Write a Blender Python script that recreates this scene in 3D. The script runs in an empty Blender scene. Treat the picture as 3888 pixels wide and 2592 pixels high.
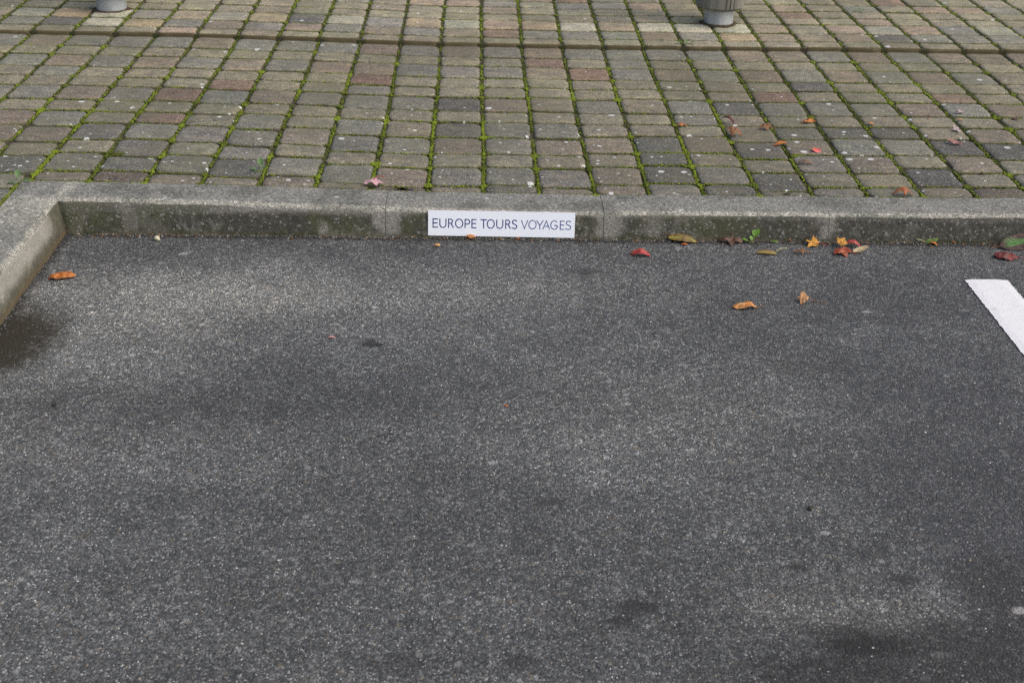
import bpy, bmesh, math, random
import numpy as np
from mathutils import Vector, Matrix, noise as mnoise
rnd = random.Random(7)
rad = math.radians
C = bpy.context.scene.collection
sc = bpy.context.scene

# ---------------------------------------------------------------- camera, sky, sun, exposure
FPX, PW, PH = 4950.0, 3888, 2592
FW = Vector((0.02989, 0.88648, -0.4618)); RT = Vector((0.99951, -0.02239, 0.02172)); UP = Vector((-0.00892, 0.46222, 0.88672))
CAM = Vector((0, 0, 1.42))
cd = bpy.data.cameras.new('camera'); cam = bpy.data.objects.new('camera', cd); C.objects.link(cam)
m = Matrix((RT, UP, -FW)).transposed().to_4x4(); m.translation = CAM
cam.matrix_world = m
cd.sensor_width = 36; cd.lens = FPX / PW * 36; cd.clip_start = .05; cd.clip_end = 1000
cd.dof.use_dof = True; cd.dof.focus_distance = 3.35; cd.dof.aperture_fstop = 7.0
sc.camera = cam
SUN_EL, SUN_AZ = rad(50), rad(112)        # azimuth measured from +Y towards +X
world = bpy.data.worlds.new('World'); sc.world = world; world.use_nodes = True
wt = world.node_tree; bg = wt.nodes['Background']
sky = wt.nodes.new('ShaderNodeTexSky'); sky.sky_type = 'NISHITA'; sky.sun_disc = False
sky.sun_elevation = SUN_EL; sky.sun_rotation = SUN_AZ; sky.air_density = 1.0; sky.dust_density = 6.0; sky.ozone_density = 1.0
wt.links.new(sky.outputs[0], bg.inputs[0]); bg.inputs[1].default_value = 0.135
sd = bpy.data.lights.new('sun', 'SUN'); so = bpy.data.objects.new('sun', sd); C.objects.link(so)
sd.energy = 1.3; sd.angle = rad(110); sd.color = (1.0, .975, .935)
dirv = Vector((math.sin(SUN_AZ) * math.cos(SUN_EL), math.cos(SUN_AZ) * math.cos(SUN_EL), math.sin(SUN_EL)))
so.rotation_euler = dirv.to_track_quat('Z', 'Y').to_euler(); so.location = (3, 3, 6)
sc.view_settings.view_transform = 'Standard'; sc.view_settings.look = 'None'
sc.view_settings.exposure = 0.28; sc.view_settings.gamma = 1.0
sc.render.engine = 'CYCLES'; sc.cycles.use_denoising = False
sc.cycles.max_bounces = 5; sc.cycles.diffuse_bounces = 3

# ---------------------------------------------------------------- helpers
def unproj(px, py, z):
    d = FW + RT * ((px - PW / 2) / FPX) + UP * ((PH / 2 - py) / FPX)
    return CAM + d * ((z - CAM.z) / d.z)
ZX = [-60, -2.5, -1.14, -.65, -.13, .37, .95, 1.54, 3, 60]
ZV = [.104, .104, .0985, .091, .079, .076, .078, .082, .087, .087]
STEP_Y, STEP_H = 5.085, .0155
def ztop(x, y):
    z = float(np.interp(x, ZX, ZV))
    return z + (STEP_H if y > STEP_Y else 0)
def on_paving(px, py):
    z = .085
    for _ in range(6):
        p = unproj(px, py, z); z = ztop(p.x, p.y)
    return Vector((p.x, p.y, z))
def on_asphalt(px, py):
    return unproj(px, py, 0)

def tag(o, label=None, cat=None, group=None, kind=None):
    if label: o['label'] = label
    if cat: o['category'] = cat
    if group: o['group'] = group
    if kind: o['kind'] = kind
    return o
def mesh_obj(name, verts, faces, mat, parent=None, smooth=False):
    me = bpy.data.meshes.new(name); me.from_pydata([tuple(v) for v in verts], [], faces)
    o = bpy.data.objects.new(name, me); C.objects.link(o)
    for mt in (mat if isinstance(mat, (list, tuple)) else [mat]): me.materials.append(mt)
    if smooth: me.polygons.foreach_set('use_smooth', [True] * len(me.polygons))
    if parent: o.parent = parent
    return o
def bm_obj(name, bm, mat, parent=None, smooth=False):
    me = bpy.data.meshes.new(name); bm.to_mesh(me); bm.free()
    o = bpy.data.objects.new(name, me); C.objects.link(o)
    for mt in (mat if isinstance(mat, (list, tuple)) else [mat]): me.materials.append(mt)
    if smooth: me.polygons.foreach_set('use_smooth', [True] * len(me.polygons))
    if parent: o.parent = parent
    return o
def empty(name, loc, rz=0):
    o = bpy.data.objects.new(name, None); C.objects.link(o); o.location = loc; o.rotation_euler = (0, 0, rz)
    o.empty_display_size = .05
    return o
def tube(verts, faces, pts, radii, n=6):
    b = len(verts); pts = [Vector(p) for p in pts]
    for i, p in enumerate(pts):
        t = (pts[min(i + 1, len(pts) - 1)] - pts[max(i - 1, 0)]).normalized()
        s = t.cross(Vector((0, 0, 1)))
        s = s.normalized() if s.length > 1e-4 else Vector((1, 0, 0))
        u = s.cross(t)
        for k in range(n):
            a = 2 * math.pi * k / n
            verts.append(p + (s * math.cos(a) + u * math.sin(a)) * radii[i])
    for i in range(len(pts) - 1):
        for k in range(n):
            k2 = (k + 1) % n
            faces.append((b + i * n + k, b + i * n + k2, b + (i + 1) * n + k2, b + (i + 1) * n + k))
    faces.append(tuple(b + k for k in range(n))[::-1])
    e = b + (len(pts) - 1) * n
    faces.append(tuple(e + k for k in range(n)))

# ---- node helper
class NT:
    def __init__(s, name):
        s.mat = bpy.data.materials.new(name); s.mat.use_nodes = True
        s.t = s.mat.node_tree; s.b = s.t.nodes['Principled BSDF']
        s.tc = s.t.nodes.new('ShaderNodeNewGeometry')
        s.pos = s.tc.outputs['Position']
    def n(s, typ, **kw):
        nd = s.t.nodes.new(typ)
        for k, v in kw.items(): setattr(nd, k, v)
        return nd
    def put(s, sock, v):
        if isinstance(v, bpy.types.NodeSocket): s.t.links.new(v, sock)
        else:
            if hasattr(sock.default_value, '__len__') and not hasattr(v, '__len__'): v = [v] * len(sock.default_value)
            if hasattr(v, '__len__') and len(v) == 3 and len(sock.default_value) == 4: v = (*v, 1)
            sock.default_value = v
    def math(s, op, a, b=0, c=None, clamp=False):
        nd = s.n('ShaderNodeMath', operation=op, use_clamp=clamp)
        s.put(nd.inputs[0], a); s.put(nd.inputs[1], b)
        if c is not None: s.put(nd.inputs[2], c)
        return nd.outputs[0]
    def vmath(s, op, a, b):
        nd = s.n('ShaderNodeVectorMath', operation=op); s.put(nd.inputs[0], a); s.put(nd.inputs[1], b)
        return nd.outputs[1] if op in ('DISTANCE', 'LENGTH', 'DOT_PRODUCT') else nd.outputs[0]
    def mix(s, f, a, b, mode='MIX'):
        nd = s.n('ShaderNodeMix', data_type='RGBA', blend_type=mode, clamp_factor=True)
        s.put(nd.inputs[0], f); s.put(nd.inputs[6], a); s.put(nd.inputs[7], b)
        return nd.outputs[2]
    def noise(s, scale, detail=4, rough=.6, vec=None, dist=0, out=0):
        nd = s.n('ShaderNodeTexNoise'); s.put(nd.inputs['Vector'], vec or s.pos)
        nd.inputs['Scale'].default_value = scale; nd.inputs['Detail'].default_value = detail
        nd.inputs['Roughness'].default_value = rough; nd.inputs['Distortion'].default_value = dist
        return nd.outputs[out]
    def voro(s, scale, feature='F1', vec=None, rand=1.0):
        nd = s.n('ShaderNodeTexVoronoi', feature=feature); s.put(nd.inputs['Vector'], vec or s.pos)
        nd.inputs['Scale'].default_value = scale; nd.inputs['Randomness'].default_value = rand
        return nd
    def ramp(s, f, *stops):
        nd = s.n('ShaderNodeValToRGB'); s.put(nd.inputs[0], f); e = nd.color_ramp.elements
        while len(e) < len(stops): e.new(.5)
        for i, (p, col) in enumerate(stops):
            e[i].position = p; e[i].color = (*col, 1) if hasattr(col, '__len__') else (col, col, col, 1)
        return nd.outputs[0]
    def smooth(s, v, a, b, o0=0, o1=1):
        nd = s.n('ShaderNodeMapRange', interpolation_type='SMOOTHSTEP'); s.put(nd.inputs[0], v)
        for i, x in enumerate((a, b, o0, o1)): nd.inputs[i + 1].default_value = x
        return nd.outputs[0]
    def sep(s, v):
        nd = s.n('ShaderNodeSeparateXYZ'); s.put(nd.inputs[0], v); return nd.outputs
    def scl(s, sx, sy, sz):
        return s.vmath('MULTIPLY', s.pos, (sx, sy, sz))
    def attr(s, name, out='Color'):
        nd = s.n('ShaderNodeAttribute', attribute_name=name); return nd.outputs[out]
    def spot(s, x, y, rx, ry, soft=.5, wob=.25, z=0):
        """soft edged patch lying at a place on the ground"""
        d = s.vmath('SUBTRACT', s.pos, (x, y, z)); d = s.vmath('DIVIDE', d, (rx, ry, 1))
        l = s.vmath('LENGTH', d, (0, 0, 0))
        l = s.math('ADD', l, s.math('MULTIPLY', s.math('SUBTRACT', s.noise(1.6 / min(rx, ry), 5, .68), .5), wob * 6))
        l = s.math('ADD', l, s.math('MULTIPLY', s.math('SUBTRACT', s.noise(85, 4, .7), .5), 1.7))
        return s.smooth(l, 1 + soft, 1 - soft)
    def done(s, col, rough=.8, spec=.3, bump=None, bd=.002, bs=1.0, **kw):
        s.put(s.b.inputs['Base Color'], col); s.put(s.b.inputs['Roughness'], rough)
        s.put(s.b.inputs['Specular IOR Level'], spec)
        if bump is not None:
            nd = s.n('ShaderNodeBump'); nd.inputs['Distance'].default_value = bd; nd.inputs['Strength'].default_value = bs
            s.put(nd.inputs['Height'], bump); s.t.links.new(nd.outputs[0], s.b.inputs['Normal'])
        for k, v in kw.items(): s.put(s.b.inputs[k], v)
        return s.mat

# ---------------------------------------------------------------- materials of the setting
def asphalt_nodes(s):
    """crushed stone in tar: returns colour, height, roughness"""
    warp = s.vmath('ADD', s.pos, s.vmath('MULTIPLY', s.noise(120, 2, .5, out=1), (.004, .004, .004)))
    v1 = s.voro(150, vec=warp); e1 = s.voro(150, 'DISTANCE_TO_EDGE', vec=warp)
    c1 = s.sep(v1.outputs['Color'])
    v2 = s.voro(320, vec=warp); c2 = s.sep(v2.outputs['Color'])
    v3 = s.voro(62, vec=warp); c3 = s.sep(v3.outputs['Color'])
    big = s.noise(1.3, 5, .62); mid = s.noise(9, 4, .6)
    # coarse stones: mostly dark grey, some paler
    stone = s.ramp(c1[0], (0, (.042, .045, .048)), (.4, (.072, .075, .079)), (.75, (.115, .118, .123)), (1, (.21, .213, .219)))
    stone = s.mix(s.math('MULTIPLY', s.smooth(c1[1], .90, .95), .7), stone, (.15, .125, .095))
    fine = s.ramp(c2[0], (0, (.030, .032, .035)), (.5, (.073, .076, .080)), (.85, (.138, .141, .147)), (1, (.30, .305, .31)))
    pick = s.smooth(s.noise(45, 3, .6), .38, .58)
    col = s.mix(pick, stone, fine)
    # pale chips, with glints of light on the stones put into the colour
    chip = s.math('MULTIPLY', s.smooth(c2[1], .945, .955), s.smooth(v2.outputs['Distance'], .5, .3))
    col = s.mix(chip, col, s.ramp(c2[2], (0, (.30, .29, .27)), (.5, (.50, .50, .51)), (1, (.80, .80, .80))))
    chip2 = s.math('MULTIPLY', s.smooth(c1[2], .975, .983), s.smooth(v1.outputs['Distance'], .45, .3))
    col = s.mix(chip2, col, s.ramp(c1[0], (0, (.34, .33, .32)), (.75, (.55, .54, .52)), (.93, (.42, .36, .28)), (1, (.33, .2, .12))))
    chip3 = s.math('MULTIPLY', s.smooth(c3[0], .975, .98), s.smooth(v3.outputs['Distance'], .5, .32))
    col = s.mix(s.math('MULTIPLY', chip3, .75), col, (.26, .26, .265))
    # binder between the stones
    col = s.mix(s.math('MULTIPLY', s.smooth(e1.outputs['Distance'], .10, .0), s.math('MULTIPLY', s.smooth(s.noise(38, 3, .6), .4, .65), .5)), col, (.026, .027, .028))
    h = s.math('ADD', s.math('MULTIPLY', s.smooth(e1.outputs['Distance'], 0, .28), .40),
               s.math('ADD', s.math('MULTIPLY', c1[2], .6), s.math('MULTIPLY', v2.outputs['Distance'], -.35)))
    h = s.math('ADD', h, s.math('MULTIPLY', s.noise(150, 4, .7), 1.6))
    col = s.mix(1.0, col, (1.015, 1.04, 1.02), 'MULTIPLY')
    wear = s.math('MULTIPLY_ADD', s.smooth(big, .3, .7), .44, 1.02)
    wear = s.math('MULTIPLY', wear, s.math('MULTIPLY_ADD', s.smooth(mid, .3, .7), .22, .89))
    col = s.mix(1.0, col, wear, 'MULTIPLY')
    return col, h

def mat_asphalt():
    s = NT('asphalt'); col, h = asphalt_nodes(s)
    P = on_asphalt
    # pale dusty and worn areas by the corner of the bay, and broad paler patches
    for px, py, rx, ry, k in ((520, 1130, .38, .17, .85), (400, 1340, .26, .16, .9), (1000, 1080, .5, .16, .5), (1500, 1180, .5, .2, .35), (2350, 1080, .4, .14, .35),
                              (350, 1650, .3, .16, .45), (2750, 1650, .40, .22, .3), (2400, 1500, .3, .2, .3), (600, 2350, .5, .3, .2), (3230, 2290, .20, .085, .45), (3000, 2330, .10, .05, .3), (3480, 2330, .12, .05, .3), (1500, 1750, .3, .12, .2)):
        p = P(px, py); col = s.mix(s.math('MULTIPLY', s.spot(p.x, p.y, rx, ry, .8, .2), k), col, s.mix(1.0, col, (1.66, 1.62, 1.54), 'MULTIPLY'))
    # damp, oily and muddy stains, and broad darker patches
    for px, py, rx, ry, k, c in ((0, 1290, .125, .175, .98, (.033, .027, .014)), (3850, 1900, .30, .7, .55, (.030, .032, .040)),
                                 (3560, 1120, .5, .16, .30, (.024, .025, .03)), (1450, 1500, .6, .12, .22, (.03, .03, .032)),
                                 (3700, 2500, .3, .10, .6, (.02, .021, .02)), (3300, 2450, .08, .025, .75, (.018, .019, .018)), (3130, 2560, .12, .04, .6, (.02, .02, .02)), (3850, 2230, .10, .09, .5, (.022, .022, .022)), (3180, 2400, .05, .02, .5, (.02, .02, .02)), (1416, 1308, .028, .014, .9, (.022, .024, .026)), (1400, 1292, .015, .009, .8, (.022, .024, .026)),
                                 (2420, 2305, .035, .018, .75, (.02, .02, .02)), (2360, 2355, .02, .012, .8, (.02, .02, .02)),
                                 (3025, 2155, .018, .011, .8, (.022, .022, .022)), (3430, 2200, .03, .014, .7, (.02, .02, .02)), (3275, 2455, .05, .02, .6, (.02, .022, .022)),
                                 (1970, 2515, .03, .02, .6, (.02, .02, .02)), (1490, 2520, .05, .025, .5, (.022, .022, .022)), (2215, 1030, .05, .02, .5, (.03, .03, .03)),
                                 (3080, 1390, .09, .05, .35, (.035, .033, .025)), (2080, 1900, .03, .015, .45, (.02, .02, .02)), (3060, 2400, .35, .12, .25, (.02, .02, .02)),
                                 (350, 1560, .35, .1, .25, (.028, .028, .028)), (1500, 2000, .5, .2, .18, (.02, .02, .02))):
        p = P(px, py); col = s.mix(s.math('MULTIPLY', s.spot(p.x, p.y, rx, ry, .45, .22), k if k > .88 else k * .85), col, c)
    # dried pale splashes
    for px, py, rx, ry, k in ((660, 1095, .015, .009, .6), (698, 963, .013, .009, .9), (617, 998, .012, .006, .55), (1870, 1755, .012, .008, .7), (1352, 2205, .010, .006, .4),
                              (140, 2175, .018, .010, .25), (3137, 2022, .010, .006, .9), (3290, 1184, .014, .006, .85), (3570, 2484, .018, .008, .16), (3878, 2318, .016, .010, .9),
                              (2595, 1385, .014, .006, .5), (800, 1275, .018, .010, .3), (1275, 1230, .012, .006, .45), (3660, 1178, .014, .006, .4)):
        p = P(px, py); col = s.mix(s.math('MULTIPLY', s.spot(p.x, p.y, rx, ry, .3, .2), k * .75), col, (.50, .50, .49))
    # dirt and broken tar along the foot of the kerbs
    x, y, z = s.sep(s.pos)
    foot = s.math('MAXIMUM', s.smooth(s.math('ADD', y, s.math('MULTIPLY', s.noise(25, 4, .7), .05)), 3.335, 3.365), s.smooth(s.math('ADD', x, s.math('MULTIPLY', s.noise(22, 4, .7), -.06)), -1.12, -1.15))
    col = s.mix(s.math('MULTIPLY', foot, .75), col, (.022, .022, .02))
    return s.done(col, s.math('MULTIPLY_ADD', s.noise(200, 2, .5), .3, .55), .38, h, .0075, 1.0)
def mat_paint():
    s = NT('road_paint'); col, h = asphalt_nodes(s)
    w = s.noise(160, 4, .7); w2 = s.noise(26, 4, .6)
    pit = s.smooth(s.math('ADD', w, s.math('MULTIPLY', w2, .9)), .82, .70)
    chipped = s.smooth(s.math('ADD', s.noise(70, 5, .75), s.math('MULTIPLY', s.noise(9, 3, .6), .5)), .945, .985)
    paint = s.ramp(s.noise(40, 5, .65), (.2, (.56, .567, .59)), (.7, (.65, .655, .675)))
    paint = s.mix(s.math('MULTIPLY', pit, .18), paint, (.38, .37, .36))
    return s.done(s.mix(chipped, paint, col), .6, .3, s.math('MULTIPLY_ADD', h, .5, s.math('MULTIPLY', w, .5)), .0018, .5)
def mat_paver():
    s = NT('concrete_paver'); base = s.attr('paver_colour'); rnd_ = s.attr('paver_random')
    r = s.sep(rnd_)
    off = s.vmath('ADD', s.pos, s.vmath('MULTIPLY', rnd_, (3, 3, 3)))
    strk = s.n('ShaderNodeMapping'); strk.inputs['Scale'].default_value = (14, 30, 20); s.t.links.new(off, strk.inputs[0])
    streak = s.noise(1, 5, .65, vec=strk.outputs[0], dist=.6)
    col = s.mix(s.smooth(streak, .35, .75), s.mix(1.0, base, (.74, .75, .78), 'MULTIPLY'), s.mix(1.0, base, (1.25, 1.18, 1.06), 'MULTIPLY'))
    cloud = s.noise(26, 4, .6, vec=off)
    col = s.mix(s.math('MULTIPLY', s.smooth(cloud, .5, .78), .55), col, s.mix(1.0, col, (.52, .54, .56), 'MULTIPLY'))
    v = s.voro(260); c = s.sep(v.outputs['Color'])
    grain = s.ramp(c[0], (0, .62), (.5, .98), (1, 1.32)); col = s.mix(1.0, col, grain, 'MULTIPLY')
    v2 = s.voro(420); c2 = s.sep(v2.outputs['Color'])
    col = s.mix(s.math('MULTIPLY', s.smooth(c2[0], .93, .95), .55), col, (.5, .49, .46))
    col = s.mix(s.math('MULTIPLY', s.smooth(c2[1], .93, .95), .6), col, (.05, .05, .048))
    col = s.mix(1.0, col, s.ramp(s.noise(1.7, 5, .62), (.3, .80), (.7, 1.18)), 'MULTIPLY')
    col = s.mix(s.math('MULTIPLY', s.smooth(s.noise(3.1, 5, .65), .44, .66), .5), col, (.115, .112, .075))
    # soil and algae clinging to the worn rims
    rim = s.math('ADD', s.attr('rim', 'Fac'), s.math('MULTIPLY_ADD', s.noise(65, 4, .65), .9, -.45))
    col = s.mix(s.math('MULTIPLY', s.smooth(rim, .35, .85), .85), col, s.mix(s.smooth(s.noise(14, 4, .6), .42, .6), (.058, .050, .034), (.062, .076, .022)))
    x, y, z = s.sep(s.pos)
    # pale lichen discs, thick near the kerb, thin further back
    near = s.smooth(s.math('ADD', y, s.math('MULTIPLY', x, -.12)), 4.75, 3.5)
    for sc_, lo, hi, th in ((17, .10, .22, .56), (34, .10, .20, .66)):
        vv = s.voro(sc_, vec=s.vmath('ADD', s.vmath('MULTIPLY', s.pos, (1, 1, 0)), s.vmath('MULTIPLY', s.noise(70, 2, .5, out=1), (.006, .006, 0)))); cc = s.sep(vv.outputs['Color'])
        size = s.math('MULTIPLY_ADD', cc[1], hi - lo, lo)
        on = s.math('GREATER_THAN', s.math('MULTIPLY_ADD', near, .42, cc[0]), th + .32)
        sp = s.math('MULTIPLY', on, s.smooth(s.math('DIVIDE', vv.outputs['Distance'], size), 1.0, .7))
        col = s.mix(s.math('MULTIPLY', sp, .85), col, (.52, .54, .53))
    h = s.math('ADD', s.math('MULTIPLY', v.outputs['Distance'], -.6), s.math('MULTIPLY', s.noise(55, 4, .65), 2.2))
    return s.done(col, .85, .25, h, .0022, .8)
def mat_riser():
    s = NT('stained_riser'); base = s.attr('paver_colour')
    x, y, z = s.sep(s.pos)
    n = s.noise(16, 4, .6, vec=s.scl(1, 1, 3))
    col = s.mix(s.smooth(n, .2, .5), s.mix(1.0, base, (.55, .52, .42), 'MULTIPLY'), (.088, .073, .040))
    col = s.mix(s.math('MULTIPLY', s.smooth(s.noise(90, 3, .6), .45, .7), .35), col, (.07, .068, .03))
    return s.done(col, .9, .2, s.noise(300, 3, .6), .001, .6)
def mat_kerb(name, face):
    s = NT(name); x, y, z = s.sep(s.pos)
    v = s.voro(330); c = s.sep(v.outputs['Color']); v2 = s.voro(190); c2 = s.sep(v2.outputs['Color'])
    big = s.noise(5, 5, .65); mid = s.noise(22, 4, .6)
    if face == 'top':
        col = s.ramp(c[0], (0, (.125, .129, .120)), (.5, (.218, .218, .198)), (1, (.33, .327, .295)))
        col = s.mix(s.math('MULTIPLY', s.smooth(c2[0], .90, .93), .6), col, (.45, .45, .43))
        col = s.mix(s.math('MULTIPLY', s.smooth(c2[1], .86, .9), .6), col, (.08, .08, .078))
        col = s.mix(s.math('MULTIPLY', s.smooth(s.noise(8, 5, .7), .46, .62), .7), col, s.mix(1.0, col, (.50, .52, .50), 'MULTIPLY'))
        col = s.mix(s.math('MULTIPLY', s.smooth(mid, .62, .74), .35), col, (.17, .165, .09))
        arr = s.math('MULTIPLY', s.smooth(s.math('ADD', y, s.math('MULTIPLY', s.noise(40, 3, .6), .012)), KY + .042, KY + .029), s.smooth(y, KY - .3, KY))
        arx = s.math('MULTIPLY', s.smooth(s.math('ADD', x, s.math('MULTIPLY', s.noise(40, 3, .6), -.012)), KX - .040, KX - .028), s.smooth(x, KX + .02, KX - .005))
        col = s.mix(s.math('MULTIPLY', s.math('MAXIMUM', arr, arx), .75), col, s.mix(1.0, col, (1.75, 1.72, 1.62), 'MULTIPLY'))  # highlight along the kerb arris put into the colour
        sp = s.voro(26); cs = s.sep(sp.outputs['Color'])
        col = s.mix(s.math('MULTIPLY', s.math('MULTIPLY', s.math('GREATER_THAN', cs[0], .86), s.smooth(sp.outputs['Distance'], .2, .13)), .8), col, (.55, .56, .55))
        hs = 1.0
    else:
        col = s.ramp(c[0], (0, (.17, .165, .15)), (.5, (.27, .265, .24)), (1, (.36, .35, .32)))
        if face == 'side':     # clean cement face, algae only low down and in the corner
            col = s.mix(.5, col, (.40, .385, .335))
            col = s.mix(s.math('MULTIPLY', s.smooth(mid, .4, .7), .45), col, (.22, .215, .185))
            low = s.smooth(s.math('ADD', z, s.math('MULTIPLY_ADD', s.noise(24, 4, .65), .05, -.025)), .060, .018)
            cor = s.smooth(s.math('ADD', y, s.math('MULTIPLY_ADD', s.noise(20, 4, .65), .14, -.07)), 3.19, 3.31)
            k = s.math('MAXIMUM', low, cor)
            algae = s.ramp(s.noise(45, 4, .65), (.3, (.045, .045, .03)), (.6, (.085, .085, .05)), (.8, (.15, .13, .085)))
            col = s.mix(s.math('MULTIPLY', k, .88), col, algae)
            col = s.mix(s.math('MULTIPLY', s.smooth(z, .025, .006), .6), col, (.13, .09, .045))
        else:                  # black and green algae over most of the face that the bay looks at
            strk = s.noise(1, 5, .65, vec=s.scl(17, 5, 8))
            grime = s.smooth(s.math('ADD', s.math('MULTIPLY', big, .7), s.math('ADD', s.math('MULTIPLY', strk, .5), s.math('MULTIPLY', s.noise(34, 4, .7), .3))), .56, .74)
            grime = s.math('MULTIPLY', grime, s.smooth(s.math('ADD', z, s.math('MULTIPLY', s.noise(40, 4, .6), .02)), .088, .064))
            grime = s.math('MAXIMUM', grime, s.math('MULTIPLY', s.smooth(x, .1, .75), .82))
            grime = s.math('MAXIMUM', grime, s.math('MULTIPLY', s.smooth(x, -.55, -.8), .75))
            gcol = s.ramp(s.noise(60, 4, .68), (.25, (.024, .025, .021)), (.5, (.052, .053, .043)), (.75, (.125, .12, .095)))
            gcol = s.mix(s.math('MULTIPLY', s.math('MULTIPLY', s.smooth(s.noise(7, 5, .68), .40, .58), s.smooth(x, 1.1, .5)), .8), gcol, (.062, .070, .026))
            # rain streaks washed pale, at the joints above all
            for jx, w, k in ((-.24, .045, .85), (.375, .05, .75), (.985, .03, .8), (-.95, .03, .4)):
                d = s.math('ABSOLUTE', s.math('SUBTRACT', s.math('ADD', x, s.math('MULTIPLY_ADD', s.noise(18, 4, .7), .09, -.045)), jx))
                grime = s.math('MULTIPLY', grime, s.math('SUBTRACT', 1, s.math('MULTIPLY', s.smooth(d, w, w * .2), k)))
            col = s.mix(s.math('MULTIPLY', grime, .93), col, gcol)
            col = s.mix(s.math('MULTIPLY', s.smooth(c2[0], .93, .95), .5), col, (.35, .35, .34))
            base = s.smooth(s.math('ADD', z, s.math('MULTIPLY', s.noise(40, 3, .6), .02)), .024, .012)
            col = s.mix(s.math('MULTIPLY', base, .65), col, s.mix(s.smooth(s.noise(12, 3, .6), .4, .6), (.14, .125, .085), (.05, .055, .022)))
        hs = .8
    h = s.math('ADD', s.math('MULTIPLY', v.outputs['Distance'], -.8), s.math('MULTIPLY', s.noise(75, 5, .75), 2.6))
    return s.done(col, .85, .25, h, .0034 * hs, .9)
def mat_simple(name, c0, c1, scale=40, rough=.8, spec=.3, bd=.001, **kw):
    s = NT(name); f = s.noise(scale, 4, .65)
    return s.done(s.mix(s.smooth(f, .35, .65), c0, c1), rough, spec, f, bd, .6, **kw)

KY, KX = 3.345, -1.120
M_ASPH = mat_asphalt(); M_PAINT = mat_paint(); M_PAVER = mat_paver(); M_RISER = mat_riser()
M_KTOP = mat_kerb('kerb_concrete', 'top'); M_KBACK = mat_kerb('kerb_algae_face', 'back'); M_KSIDE = mat_kerb('kerb_clean_face', 'side')
M_SOIL = mat_simple('joint_soil', (.060, .050, .036), (.050, .062, .022), 40, .95, .1, .003)

# ---------------------------------------------------------------- ground sheets
def sheet(name, x0, x1, y0, y1, z, mat):
    o = mesh_obj(name, [(x0, y0, z), (x1, y0, z), (x1, y1, z), (x0, y1, z)], [(0, 1, 2, 3)], mat)
    return tag(o, kind='structure')
def mat_far(name):
    s = NT(name); b = s.n('ShaderNodeTexBrick'); s.put(b.inputs['Vector'], s.pos)
    b.inputs['Scale'].default_value = 1; b.inputs['Brick Width'].default_value = .159; b.inputs['Row Height'].default_value = .138; b.inputs['Scale'].default_value = 1.0
    b.inputs['Mortar Size'].default_value = .006; b.offset = .3
    s.put(b.inputs['Color1'], (.20, .19, .155)); s.put(b.inputs['Color2'], (.165, .15, .132)); s.put(b.inputs['Mortar'], (.05, .07, .02))
    return s.done(s.mix(.5, b.outputs[0], s.mix(1.0, b.outputs[0], s.ramp(s.noise(2, 5, .6), (.2, .6), (.8, 1.4)), 'MULTIPLY')), .85, .2)
M_FAR = mat_far('distant_paving')
sheet('ground', -300, 300, -300, 300, -.06, mat_simple('ground_earth', (.06, .06, .05), (.09, .085, .06), 3, .95))
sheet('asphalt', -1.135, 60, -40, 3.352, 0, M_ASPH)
sheet('plaza', -60, 60, 7.40, 80, ztop(0, 9) - .004, M_FAR)
sheet('plaza', -60, -3.0, STEP_Y, 7.40, ztop(-3, 9) - .004, M_FAR); sheet('plaza', 3.53, 60, STEP_Y, 7.40, ztop(3.5, 9) - .004, M_FAR)
sheet('plaza', -60, -3.0, -40, STEP_Y, .099, M_FAR); sheet('plaza', 3.53, 60, KY + .149, STEP_Y, .083, M_FAR)
sheet('plaza', -3.0, KX - .147, -40, .60, .0945, M_FAR)

# ---------------------------------------------------------------- kerbs
def fr(a, b, t): return a + (b - a) * t
def kerb_profile(h):
    """(depth behind the foot, height) from the foot of the face over the rounded arris to the back edge"""
    R = .017; pts = [(-.001, -.05), (0, 0), (.006, h * .35), (.013, h - R - .004)]
    for i in range(1, 7):
        a = i / 6 * math.pi / 2 * .97
        pts.append((.014 + R * (1 - math.cos(a)) * 1.15, h - R + R * math.sin(a)))
    pts += [(.07, h + .0015), (.11, h + .001), (.149, h), (.149, -.05)]
    return pts
def build_kerb(name, units, along, seed):
    """units: list of runs (t0, t1) along the kerb; along(t, d, h) gives a point"""
    verts, faces, mi = [], [], []
    for (t0, t1) in units:
        n = max(2, int((t1 - t0) / .02)); b = len(verts); dz = rnd.uniform(-.0012, .0012)
        for i in range(n + 1):
            t = fr(t0, t1, i / n); prof = along(t, None)
            for j, (d, z) in enumerate(prof):
                w = mnoise.noise(Vector((t * 9 + seed, d * 60, z * 60))) * .0022 + mnoise.noise(Vector((t * 60 + seed, d * 90, z * 90))) * .0014 - (max(0, mnoise.noise(Vector((t * 28 + seed, 3, 7))) - .36) * .016 if 4 <= j <= 9 else 0)
                e = .0016 if (i in (0, n) and 3 <= j <= 9) else 0
                verts.append(along(t, (d + (w if 0 < j < 12 else 0) + e * .3, z + (w * .6 if j > 2 else 0) - e * .5 + (dz if z > 0 else 0))))
        k = len(prof)
        for i in range(n):
            for j in range(k - 1):
                a = b + i * k + j
                faces.append((a, a + k, a + k + 1, a + 1)); mi.append(0 if j >= 5 else 1)
        faces.append(tuple(b + j for j in range(k))); mi.append(1)
        e = b + n * k
        faces.append(tuple(e + j for j in range(k))[::-1]); mi.append(1)
    return verts, faces, mi
def kz(x): return float(np.interp(x, ZX, ZV)) - .001
KY, KX = 3.345, -1.120
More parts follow.
